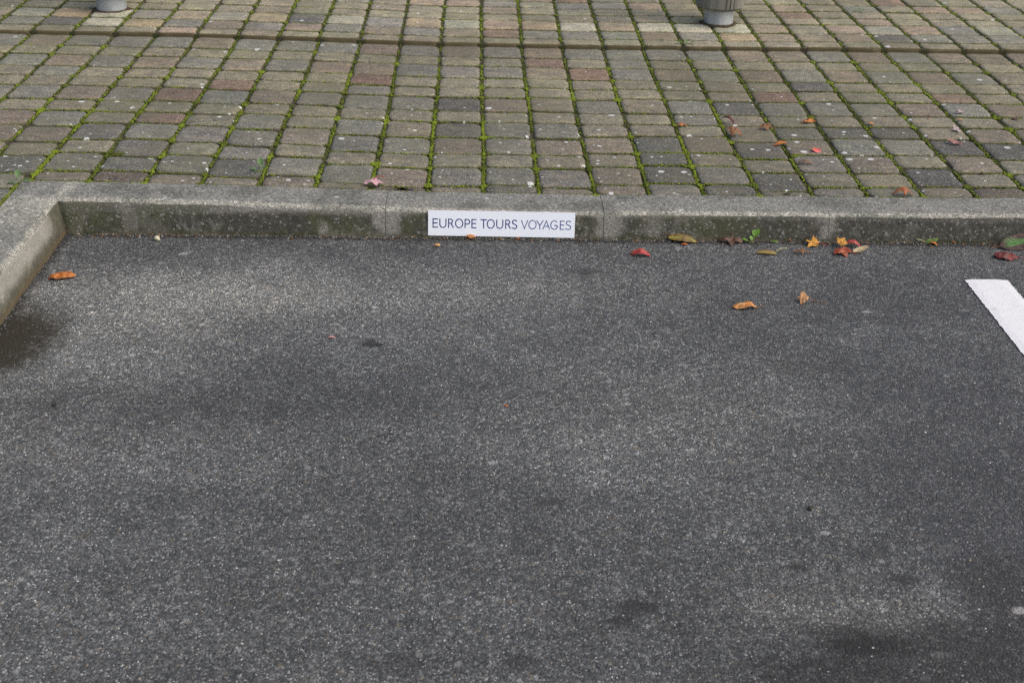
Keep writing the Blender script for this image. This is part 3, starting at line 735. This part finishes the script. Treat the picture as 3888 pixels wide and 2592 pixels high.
def outline(kind, r_):
    P_ = []
    if kind == 'maple':
        tips = [(-34, .74), (26, .96), (90, 1.06), (154, .96), (214, .74)]
        ctl = [(-90, .22), (-72, .40)]
        for i, (a, r) in enumerate(tips):
            r *= r_.uniform(.78, 1.1); a += r_.uniform(-7, 7)
            ctl += [(a - 21, r * .64), (a - 13, r * .80), (a - 8, r * .82), (a, r), (a + 9, r * .85), (a + 14, r * .78), (a + 22, r * .62)]
            if i < len(tips) - 1: ctl.append(((a + tips[i + 1][0]) / 2, .52 * r_.uniform(.8, 1.12)))
        ctl.append((252, .40))
        P_ = [(r * math.cos(rad(a)), r * math.sin(rad(a))) for a, r in ctl]
    elif kind == 'hand':
        ctl = [(-90, .50), (-65, .56), (-40, .62), (-14, .66), (8, .74), (16, .80), (30, 1.02), (42, .80), (50, .74), (60, .60), (70, .74), (78, .86), (90, 1.12), (101, .88), (108, .78),
               (120, .62), (132, .76), (140, .84), (152, 1.0), (164, .78), (172, .72), (196, .64), (222, .60), (248, .55)]
        P_ = [(r * r_.uniform(.92, 1.08) * math.cos(rad(a)), r * r_.uniform(.92, 1.08) * math.sin(rad(a))) for a, r in ctl]
    elif kind == 'oval':
        n = 36
        for i in range(n):
            a = 2 * math.pi * i / n; x = math.cos(a)
            w = .38 * (abs(math.sin(a)) ** .9) * (1 - .12 * x)
            P_.append((x * (1 + .0 * x), w * (1 if math.sin(a) >= 0 else -1) * (1 + .06 * r_.uniform(-1, 1))))
    elif kind == 'round':
        for i in range(36):
            a = 2 * math.pi * i / 36; x = math.cos(a)
            P_.append((x, .60 * math.copysign(abs(math.sin(a)) ** 1.3, math.sin(a)) * (1 - .1 * x) * (1 + .03 * r_.uniform(-1, 1))))
    elif kind == 'lobed':      # three narrow arms
        for a, r in ((-90, .2), (-50, .26), (-15, .8), (0, 1.0), (12, .85), (35, .38), (60, .45), (85, .75), (95, .72), (120, .42), (148, .4), (168, .85), (180, 1.0), (195, .8), (230, .28), (250, .5), (262, .62)):
            rr = r * r_.uniform(.9, 1.1); P_.append((rr * math.cos(rad(a)), rr * math.sin(rad(a))))
    else:                      # torn scrap
        n = 13
        for i in range(n):
            a = 2 * math.pi * i / n; q = r_.uniform(.55, 1.05); P_.append((q * math.cos(a), .62 * q * math.sin(a)))
    return P_
def leaf(name, kind, at, width, rot, bend, mat, label, cat='leaf', stem=None, tilt=(0, 0), lift=.0012, seed=0, aspect=1.0, group=None):
    bend = tuple(q * .78 for q in bend); tilt = (tilt[0] * .85, tilt[1])
    """bend = (arch, saddle, fold, ripple) as a share of the width"""
    r_ = random.Random(seed + 11); P_ = outline(kind, r_)
    # refine the outline
    Q = []
    for i in range(len(P_)):
        a, b = P_[i], P_[(i + 1) % len(P_)]; Q += [a, (fr(a[0], b[0], .5), fr(a[1], b[1], .5))]
    mx = max(q[0] for q in Q) - min(q[0] for q in Q); sc_ = width / mx; half = width / 2
    rings = [.0, .12, .22, .32, .42, .52, .62, .72, .82, .92, 1.0]; vs, vein = [], []
    def height(x, y):
        u, v_ = x / half, y / half; r2 = u * u + v_ * v_
        z = bend[0] * (1 - r2) + bend[1] * u * v_ + bend[2] * abs(v_) + bend[3] * (mnoise.noise(Vector((u * 1.7 + seed * 3.1, v_ * 1.7, seed))) + .5 * mnoise.noise(Vector((u * 4 + seed, v_ * 4, 2))))
        if len(bend) > 4: z += bend[4] * u * u * u
        return z * width
    n = len(Q); Z = []
    def pt(x, y, f_):
        vs.append([x, y, height(x, y)])
        a = math.degrees(math.atan2(y, x))
        if kind == 'round':
            w_ = ((x / half * 3.4 - abs(y) / half * 3.0) % 1.0); vn = max(max(0, 1 - abs(y) / (half * .06)), .8 * max(0, 1 - abs(w_ - .5) * 5), f_ ** 14 * .8)
        elif kind in ('oval', 'scrap'): vn = max(0, 1 - abs(y) / (half * .09))
        else: vn = max(max(0, 1 - abs(((a - b + 180) % 360) - 180) / 7) for b in (-34, 26, 90, 154, 214)) * (1 - f_ * .6)
        vein.append(vn)
    pt(0, 0, 0)
    for f_ in rings[1:]:
        for (x, y) in Q: pt(x * sc_ * f_, y * sc_ * aspect * f_, f_)
    fs = [(0, 1 + i, 1 + (i + 1) % n) for i in range(n)]
    for k in range(len(rings) - 2):
        for i in range(n):
            a = 1 + k * n + i; b = 1 + k * n + (i + 1) % n; fs.append((a, a + n, b + n, b))
    # thickness
    th = .00035; m_ = len(vs); vs += [[x, y, z - th] for x, y, z in vs]; vein += vein
    fs += [tuple(q + m_ for q in f_)[::-1] for f_ in fs]
    e0 = 1 + (len(rings) - 2) * n
    for i in range(n): a, b = e0 + i, e0 + (i + 1) % n; fs.append((a, a + m_, b + m_, b))
    Rm = Matrix.Rotation(rad(tilt[0]), 3, 'X') @ Matrix.Rotation(rad(tilt[1]), 3, 'Y') @ Matrix.Rotation(rad(rot), 3, 'Z')
    vs = [Rm @ Vector(q) for q in vs]
    zmin = min(q.z for q in vs); vs = [Vector((q.x, q.y, q.z - zmin + lift)) for q in vs]
    root = empty(name, at); tag(root, label, cat, group)
    bo = mesh_obj('blade', vs, fs, mat, root, True)
    atr = bo.data.attributes.new('vein', 'FLOAT', 'POINT'); atr.data.foreach_set('value', np.array(vein, np.float32))
    if stem:
        ang, ln, col, end_z = stem[:4]; side = stem[4] if len(stem) > 4 else None
        d = Vector((math.cos(rad(ang)), math.sin(rad(ang)), 0))
        # starts on the rim of the blade nearest to that direction (or in the middle of a lobed one)
        rim = vs[e0:e0 + n]; st = max(rim, key=lambda q: q.normalized().dot(d) + q.dot(d) * 2) if kind not in ('maple', 'lobed', 'hand') else vs[0] + d * width * .1
        pts = [st + d * ln * t + Vector((-d.y, d.x, 0)) * ln * .12 * math.sin(t * 2.6) + Vector((0, 0, fr(0, end_z - st.z, t) + .12 * ln * math.sin(t * math.pi))) for t in (0, .2, .4, .6, .8, 1)]
        pts = [Vector((q.x, q.y, max(q.z, .0012))) for q in pts]
        v2, f2 = [], []; tube(v2, f2, pts, [.0011, .0009, .0009, .0009, .001, .0014])
        mesh_obj('stem', v2, f2, stem_mat(col), root, True)
    return root
stems = {}
def stem_mat(c):
    if c not in stems: stems[c] = mat_simple('leaf_stem', c, tuple(q * 1.3 for q in c), 120, .55, .4)
    return stems[c]
ORANGE = leaf_mat((.36, .12, .018), (.25, .075, .015)); ORNG2 = leaf_mat((.42, .17, .035), (.30, .10, .02), .6); BRN = leaf_mat((.20, .085, .030), (.11, .048, .022), .6)
BRND = leaf_mat((.105, .048, .028), (.06, .03, .02), .5); REDL = leaf_mat((.36, .030, .032), (.24, .022, .022), .45, (.36, .10, .03)); DRED = leaf_mat((.17, .012, .012), (.09, .012, .012), .5, (.075, .022, .016))
MARN = leaf_mat((.085, .016, .018), (.05, .014, .014), .5); PINKL = leaf_mat((.44, .27, .29), (.34, .20, .23), .7); PALEP = leaf_mat((.38, .32, .33), (.30, .24, .25), .75); ROSE = leaf_mat((.55, .085, .11), (.45, .06, .075), .55, (.5, .2, .08))
DUSTY = leaf_mat((.40, .22, .20), (.30, .16, .15), .65); YEL = leaf_mat((.48, .25, .045), (.38, .18, .03), .7); PEACH = leaf_mat((.42, .24, .11), (.34, .17, .075), .7); OLIVE = leaf_mat((.17, .125, .03), (.095, .055, .02), .45, (.24, .25, .04))
KHAKI = leaf_mat((.22, .155, .045), (.17, .10, .03), .4, (.2, .19, .045)); TANL = leaf_mat((.36, .30, .18), (.29, .22, .13), .6); WETR = leaf_mat((.26, .050, .018), (.19, .042, .015), .16, (.30, .13, .03))
GRN = leaf_mat((.085, .16, .022), (.05, .095, .012), .45); GRN2 = leaf_mat((.12, .24, .03), (.09, .19, .025), .5); AMBER = leaf_mat((.42, .18, .05), (.30, .12, .03), .6, (.5, .3, .12)); GREENB = leaf_mat((.035, .115, .02), (.06, .16, .03), .45)
PURP = leaf_mat((.048, .024, .022), (.032, .019, .019), .7, None, (.135, .085, .068)); RUST = leaf_mat((.33, .10, .03), (.24, .07, .025), .6)
RS, GS, BS = (.20, .022, .022), (.42, .40, .20), (.16, .075, .03)
LP = 'fallen leaves on the pavers'; LA = 'fallen leaves on the asphalt'
Pv, As = on_paving, on_asphalt
# -- on the pavers
leaf('maple_leaf', 'maple', Pv(1413, 702), .062, 205, (.16, .10, .0, .16), PINKL, 'pale pink maple leaf with a red stem lying at the back edge of the kerb', stem=(40, .040, RS, .012), seed=1, group=LP, tilt=(3, 0), aspect=.9)
leaf('leaf', 'lobed', Pv(2588, 481), .042, 10, (.2, .1, 0, .12), RUST, 'small orange brown leaf across a mossy joint, leftmost on the far pavers', seed=2, group=LP, tilt=(10, 0))
leaf('leaf', 'oval', Pv(2762, 468), .045, -35, (.3, .2, .5, .1), MARN, 'dark maroon folded leaf lying in a mossy joint with its stem pointing down', stem=(-52, .028, RS, .001), seed=3, group=LP, tilt=(15, 10))
leaf('leaf', 'maple', Pv(2782, 513), .058, 160, (.30, .12, 0, .14), BRN, 'brown curled leaf just below the dark maroon leaf', seed=4, group=LP, tilt=(12, 0), aspect=.7)
leaf('leaf', 'maple', Pv(2905, 492), .050, 190, (.28, .2, 0, .12), BRN, 'brown leaf with long stem resting on a brown paver', stem=(-12, .028, BS, .001), seed=5, group=LP, tilt=(16, 0), aspect=.7)
leaf('leaf', 'maple', Pv(3070, 470), .056, 20, (.15, .1, 0, .22), ORNG2, 'orange lobed leaf at the top edge of a dark grey paver', seed=6, group=LP, tilt=(14, 0), aspect=.65)
leaf('leaf', 'scrap', Pv(3306, 475), .022, 0, (.3, .1, 0, .15), AMBER, 'tiny amber leaf scrap beside a mossy joint, right of the orange lobed leaf', seed=7, group=LP)
leaf('leaf', 'scrap', Pv(3642, 458), .020, 0, (.25, .1, 0, .15), AMBER, 'tiny amber leaf scrap just below the greyish pink leaf', seed=8, group=LP)
leaf('leaf', 'scrap', Pv(3525, 453), .012, 0, (.25, .1, 0, .15), ORANGE, 'very tiny orange leaf scrap on a mossy joint left of the pale leaves', seed=9, group=LP)
leaf('maple_leaf', 'maple', Pv(3642, 433), .040, 15, (.28, .1, 0, .15), PALEP, 'greyish pink curled leaf, farthest of the three pale leaves', seed=10, group=LP, tilt=(14, 0), aspect=.7)
leaf('maple_leaf', 'maple', Pv(3634, 501), .050, 95, (-.12, .1, 0, .08), PALEP, 'whitish leaf with pointed tips in the middle of the three pale leaves', seed=11, group=LP, tilt=(8, 0), aspect=.6, lift=.005)
leaf('leaf', 'oval', Pv(3622, 548), .047, -28, (-.15, .35, .5, .1), DUSTY, 'dusty pink folded leaf lying across the mossy joint', seed=12, group=LP, tilt=(20, 0))
leaf('leaf', 'oval', Pv(2963, 553), .044, 16, (.1, .1, .25, .05), ORANGE, 'flat narrow orange leaf on a blue grey paver', seed=13, group=LP, tilt=(16, -6), stem=(188, .010, BS, .001))
leaf('leaf', 'scrap', Pv(3095, 577), .036, -35, (.1, .2, .15, .1), ROSE, 'bright pinkish red torn leaf on a brown paver', seed=14, group=LP, tilt=(22, 0), aspect=1.2)
leaf('leaf', 'lobed', Pv(3057, 624), .046, 5, (.25, .3, 0, .15), BRN, 'brown twisted leaf over a joint, nearest the kerb below the bright red scrap', seed=15, group=LP, tilt=(8, 0), stem=(160, .016, BS, .004))
leaf('maple_leaf', 'lobed', Pv(3427, 742), .060, 180, (.45, 0, 0, .06), RUST, 'orange arched leaf standing on its tips at the back edge of the kerb', seed=16, group=LP, tilt=(10, 0), aspect=.9)
leaf('leaf', 'scrap', Pv(3855, 455), .026, -20, (.25, .1, 0, .15), BRND, 'small dark brown leaf scrap near the right edge of the paving', seed=17, group=LP)
# -- on the asphalt
leaf('leaf', 'oval', As(236, 1056), .068, 8, (.22, .1, -.1, .14), ORANGE, 'orange brown curled leaf alone in the left corner of the bay', seed=18, group=LA, tilt=(14, 0), aspect=1.15)
leaf('leaf', 'scrap', As(1660, 935), .020, 0, (.35, .1, 0, .15), AMBER, 'small tan leaf scrap in front of the left part of the sign', seed=19, group=LA)
leaf('leaf', 'scrap', As(1788, 908), .030, 0, (.25, .1, 0, .2), AMBER, 'small tan leaf scrap tucked under the bottom edge of the sign', seed=20, group=LA, tilt=(10, 0))
leaf('leaf', 'scrap', As(1966, 909), .011, 0, (.25, .1, 0, .2), RUST, 'tiny rust coloured leaf scrap under the middle of the sign', seed=21, group=LA)
leaf('leaf', 'scrap', As(2078, 905), .016, 0, (.3, .1, 0, .2), BRND, 'dark crumbled leaf scrap at the lower right corner of the sign', seed=22, group=LA, tilt=(30, 0))
leaf('leaf', 'oval', As(2431, 970), .055, -8, (.42, 0, -.2, .05), REDL, 'bright red curled leaf alone on the asphalt right of the sign', seed=23, group=LA, tilt=(18, 0), aspect=1.1)
leaf('leaf', 'oval', As(2588, 918), .080, -12, (.10, .05, .1, .04), OLIVE, 'long yellow brown leaf with a red stem resting against the foot of the kerb', seed=24, group=LA, tilt=(24, 0), aspect=.95, stem=(140, .030, BS, .028), lift=.003)
leaf('leaf', 'scrap', As(2597, 931), .022, 0, (.2, .1, 0, .1), RUST, 'small orange leaf scrap poking out under the long yellow brown leaf', seed=25, group=LA)
leaf('leaf', 'lobed', As(2775, 922), .070, 175, (.15, .1, 0, .16), BRND, 'dark brown three armed leaf at the foot of the kerb beside the seedling', seed=26, group=LA, tilt=(26, 0))
leaf('leaf', 'oval', As(2908, 964), .058, 176, (.08, .03, .12, .03), KHAKI, 'olive tan oval leaf with a pale stem pointing right', seed=27, group=LA, tilt=(6, 0), stem=(12, .034, GS, .012))
leaf('leaf', 'oval', As(2940, 922), .024, -10, (.2, .1, .2, .05), GRN, 'small green leaf at the foot of the kerb right of the seedling', seed=28, group=LA, tilt=(20, 0))
leaf('maple_leaf', 'hand', As(3090, 934), .045, 60, (-.06, .12, 0, .20), YEL, 'yellow maple leaf with a red stem near the foot of the kerb', seed=29, group=LA, tilt=(26, 0), stem=(-8, .030, RS, .001), aspect=.9)
leaf('leaf', 'lobed', As(3042, 962), .050, 182, (.28, 0, 0, .08), BRN, 'small brown leaf with drooping arms standing between the olive and yellow leaves', seed=30, group=LA, tilt=(14, 0), aspect=.85)
leaf('leaf', 'scrap', As(2998, 917), .018, 0, (.3, .1, 0, .2), BRN, 'tiny brown leaf scrap against the kerb foot above the small brown leaf', seed=45, group=LA)
leaf('maple_leaf', 'hand', As(3190, 940), .036, -40, (.12, .1, 0, .22), YEL, 'yellow toothed leaf on top of the clump of red leaves', seed=31, group=LA, tilt=(34, -8), lift=.010, aspect=.9)
leaf('leaf', 'oval', As(3236, 938), .044, -22, (.38, .0, .1, .04), leaf_mat((.33, .06, .05), (.24, .045, .04), .5), 'dull red arched leaf at the back of the leaf clump', seed=32, group=LA, tilt=(18, 0), lift=.004)
leaf('maple_leaf', 'hand', As(3192, 962), .062, 200, (.04, .08, 0, .16), WETR, 'wet reddish brown leaf lying flat under the clump with a red stem', seed=33, group=LA, tilt=(8, 0), aspect=.75, stem=(-14, .034, RS, .001))
leaf('leaf', 'oval', As(3266, 957), .046, 20, (-.08, .05, .25, .02), TANL, 'pale tan folded leaf on the right of the leaf clump', seed=34, group=LA, tilt=(26, -8), lift=.003)
leaf('leaf', 'round', As(3535, 922), .042, 20, (.10, 0, .1, .04), GRN, 'olive green round leaf with a pale stem leaning against the kerb foot', seed=35, group=LA, tilt=(42, -8), stem=(178, .026, GS, .012))
leaf('leaf', 'scrap', As(3540, 931), .024, 0, (.35, .1, 0, .1), ORANGE, 'small orange curled scrap in front of the olive green round leaf', seed=36, group=LA)
leaf('leaf', 'scrap', As(3620, 925), .012, 0, (.35, .1, 0, .1), RUST, 'tiny rust scrap at the kerb foot right of the olive green leaf', seed=46, group=LA)
def purple():
    r = leaf('leaf', 'round', As(3876, 940), .135, 12, (.0, .0, .07, .06), PURP, 'large purple brown leaf with green fern like veins leaning on the kerb', seed=37, group=LA, tilt=(40, -5), aspect=.66, stem=(188, .030, BS, .002))
    # the green patch along the veins: fingers spreading from the midrib
    bl = [c for c in r.children if c.name.startswith('blade')][0]
    from mathutils.bvhtree import BVHTree
    bv = BVHTree.FromPolygons([q.co[:] for q in bl.data.vertices], [list(p.vertices) for p in bl.data.polygons])
    vs, fs = [], []
    def finger(p0, p1, w):
        n = 7; b = len(vs)
        for i in range(n + 1):
            t = i / n; x, y = fr(p0[0], p1[0], t), fr(p0[1], p1[1], t); d = Vector((p1[0] - p0[0], p1[1] - p0[1])).normalized(); q = Vector((-d.y, d.x)) * w * (1 - t) ** .7 * (1 if t > 0 else .8)
            for sg in (1, -1):
                hit = bv.ray_cast(Vector((x + q.x * sg, y + q.y * sg, .2)), Vector((0, 0, -1)))
                z = hit[0].z if hit[0] else 0
                if not hit[0]: z = vs[-1][2] if vs else .01
                vs.append((x + q.x * sg, y + q.y * sg, z + .0006 + .00015 * len(fs) / 40))
        for i in range(n): a = b + 2 * i; fs.append((a, a + 1, a + 3, a + 2))
    for k in range(9):
        x0 = -.002 - k * .0058; y0 = .001 - k * .0012
        g = 1 - .5 * abs(k - 3) / 5
        finger((x0 + .014, y0 + .003), (x0 - .020 * g, y0 + .016 * g + .003 * (k % 2)), .0022)
        finger((x0 + .014, y0), (x0 - .020 * g, y0 - .014 * g), .0022)
    finger((.012, .004), (-.054, -.010), .0020)
    mesh_obj('green_patch', vs, fs, GREENB, r)
purple()
leaf('leaf', 'round', As(3816, 980), .066, -14, (.18, .1, -.1, .14), DRED, 'dark red crumpled leaf in front of the large purple leaf', seed=38, group=LA, tilt=(10, 0), stem=(-22, .024, RS, .001))
leaf('leaf', 'oval', As(2827, 1170), .062, 4, (.20, .08, -.1, .12), AMBER, 'tan brown curled leaf in the open bay with its stem to the right', seed=39, group=LA, tilt=(14, 0), aspect=1.1, stem=(-4, .020, BS, .004))
leaf('maple_leaf', 'hand', As(3053, 1145), .046, 80, (.08, .14, 0, .24), PEACH, 'pale tan maple leaf in the open bay with a thin stem', seed=40, group=LA, tilt=(8, 0), aspect=.75, stem=(-4, .022, BS, .001))
leaf('leaf', 'scrap', As(1258, 1284), .020, 0, (.2, .1, 0, .1), DUSTY, 'small dusty pink scrap above the dark oil spot', seed=41, group=LA)
leaf('leaf', 'scrap', As(1920, 1543), .011, 0, (.3, .1, 0, .1), ORANGE, 'tiny orange leaf speck in the middle of the bay', seed=42, group=LA)
leaf('leaf', 'scrap', As(461, 882), .020, 30, (.3, .1, 0, .1), RUST, 'small rust leaf scrap standing at the kerb foot near the left corner', seed=43, group=LA, tilt=(30, 0))
leaf('leaf', 'oval', As(520, 886), .034, -6, (.1, .1, .2, .05), RUST, 'thin rusty leaf strip along the kerb foot near the left corner', seed=44, group=LA, tilt=(20, 0), aspect=.5)

# ---------------------------------------------------------------- pebbles and a twig
def pebble(at, size, c, label, seed, flat=.6):
    bm = bmesh.new(); bmesh.ops.create_icosphere(bm, subdivisions=3, radius=size / 2)
    for q in bm.verts:
        k = 1 + .28 * mnoise.noise(q.co * (2.2 / size) + Vector((seed, 0, 0))) + .08 * mnoise.noise(q.co * (7 / size) + Vector((0, seed, 0)))
        q.co = Vector((q.co.x * k, q.co.y * k * .75, q.co.z * k * flat))
    o = bm_obj('pebble', bm, mat_simple('pebble_stone', c, tuple(q * .75 for q in c), 150, .7), smooth=True)
    o.location = at + Vector((0, 0, size * flat * .38)); o.rotation_euler = (0, 0, seed)
    return tag(o, label, 'pebble')
pebble(As(597, 913), .020, (.55, .51, .38), 'cream coloured pebble near the left end of the kerb', 2.3, .8)
pebble(As(206, 1540), .011, (.02, .02, .022), 'small black pebble on the left side of the bay', 1.1)
pebble(As(3076, 1934), .013, (.035, .028, .02), 'dark brown pebble on the right of the bay', 4.4)
v2, f2 = [], []; p0 = As(3090, 1146); d = As(3140, 1152) - p0
tube(v2, f2, [d * t + Vector((0, .0012 * math.sin(t * 5), .0022)) for t in (0, .3, .6, 1)], [.0006, .0008, .0008, .0006])
tw = mesh_obj('twig', v2, f2, stem_mat(BS), smooth=True); tw.location = p0; tag(tw, 'thin dry twig right of the pale tan maple leaf', 'twig')

# ---------------------------------------------------------------- weeds
def weed(at, size, leaves, mat, label, seed, col=(.10, .17, .03)):
    """leaves: (angle, length share, rise in degrees)"""
    r_ = random.Random(seed); root = empty('weed', at); tag(root, label, 'weed')
    v_, f_ = [], []
    for (ang, ln, rise) in leaves:
        d = Vector((math.cos(rad(ang)) * math.cos(rad(rise)), math.sin(rad(ang)) * math.cos(rad(rise)), math.sin(rad(rise))))
        L = size * ln; st = d * L * .45
        tube(v_, f_, [Vector((0, 0, -.004)), st * .5 + Vector((0, 0, .001)), st], [.0011, .0009, .0007], 5)
        side = d.cross(Vector((0, 0, 1))).normalized(); up = side.cross(d)
        vs, fs = [], []; n = 8
        for i in range(n + 1):
            t = i / n; w = L * .24 * math.sin(math.pi * min(1, .06 + t * .94)) ** .7
            c_ = st + d * L * .6 * t + up * (-.10 * L * t * t)
            for q in (-1, -.5, 0, .5, 1): vs.append(c_ + side * w * q + up * abs(q) * w * .25)
        for i in range(n):
            for q in range(4): a = i * 5 + q; fs.append((a, a + 1, a + 6, a + 5))
        lo = mesh_obj('leaf', vs, fs, mat, root, True)
        a_ = lo.data.attributes.new('vein', 'FLOAT', 'POINT')
    mesh_obj('stem', v_, f_, stem_mat(col), root, True)
    return root
weed(As(2857, 925), .050, [(165, .62, 25), (60, .95, 52), (115, .45, 60)], GRN2, 'bright green seedling with two leaves sprouting at the kerb foot', 1)
gp = leaf_mat((.075, .15, .045), (.06, .115, .035), .5)
weed(Pv(72, 694), .042, [(110, .9, 55), (20, .8, 15), (200, .7, 10), (250, .5, 20)], gp, 'pale green weed at the outer corner where the two kerbs meet', 2)
weed(Pv(990, 652), .040, [(95, 1.0, 62), (170, .8, 20), (50, .6, 35), (215, .5, 12)], gp, 'small green weed sprouting from a mossy joint left of the pink leaf', 3)
weed(Pv(3262, 47), .036, [(10, .8, 20), (170, .8, 20), (90, .6, 55), (300, .5, 15)], gp, 'small green weed in the far paving right of the cracked bollard', 4)
weed(Pv(2606, 168), .042, [(0, .8, 18), (180, .9, 18), (60, .6, 40), (250, .5, 15), (120, .5, 50)], gp, 'low green weed growing at the step below the cracked bollard', 5)

# ---------------------------------------------------------------- grit: pale chips on the tar, dark crumbs along the kerb foot
def grit():
    oct_v = np.array([(1, 0, 0), (-1, 0, 0), (0, 1, 0), (0, -1, 0), (0, 0, 1), (0, 0, -1), (.6, .6, .35), (-.6, .55, .3)], float)
    oct_f = [(0, 6, 4), (6, 2, 4), (2, 7, 4), (7, 1, 4), (1, 3, 4), (3, 0, 4), (6, 0, 5), (2, 6, 5), (7, 2, 5), (1, 7, 5), (3, 1, 5), (0, 3, 5)]
    g = random.Random(21); vs, fs, cs = [], [], []
    def stone(x, y, sz, c, flat):
        b = len(vs); a = g.uniform(0, 6.28); e = g.uniform(.5, 1)
        for q in oct_v:
            px, py, pz = q * (1 + np.array([g.uniform(-.25, .25) for _ in range(3)]))
            py *= e
            vs.append((x + sz * (px * math.cos(a) - py * math.sin(a)), y + sz * (px * math.sin(a) + py * math.cos(a)), max(0, sz * flat * .55) + sz * pz * flat))
            cs.append((*c, 1))
        fs.extend(tuple(b + i for i in f_) for f_ in oct_f)
    for _ in range(6000):
        x, y = g.uniform(-1.1, 2.0), g.uniform(1.35, 3.33)
        t = g.random(); v_ = g.uniform(.28, .75) if t < .8 else g.uniform(.16, .3)
        c = (v_, v_, v_ * 1.01) if t < .93 else (.36, .27, .17)
        stone(x, y, min(.0035, g.uniform(.0006, .0015) * (1 if g.random() < .93 else 1.7)), c, .35)
    for _ in range(2200):
        x = g.uniform(-1.1, 1.75); y = KY - abs(g.gauss(0, .010)) - .001
        v_ = g.uniform(.03, .11) if g.random() < .93 else g.uniform(.2, .4)
        c = (v_, v_, v_ * .98) if g.random() < .78 else g.choice([(.16, .08, .03), (.09, .05, .025), (.22, .13, .05), (.05, .06, .02)])
        stone(x, y, g.uniform(.0014, .0042), c, .75)
    for _ in range(500):
        y = g.uniform(1.9, 3.33); x = KX + abs(g.gauss(0, .010)) + .001
        v_ = g.uniform(.03, .10); stone(x, y, g.uniform(.0014, .004), (v_, v_, v_ * .95), .75)
    s_ = NT('stone_chip'); m_ = s_.done(s_.attr('chip_colour'), .6, .4)
    o_ = mesh_obj('grit', vs, fs, m_); at = o_.data.attributes.new('chip_colour', 'FLOAT_COLOR', 'POINT'); at.data.foreach_set('color', np.array(cs, np.float32).ravel())
    tag(o_, 'loose stone chips and grit scattered over the asphalt and the kerb foot', 'grit', kind='stuff')
grit()
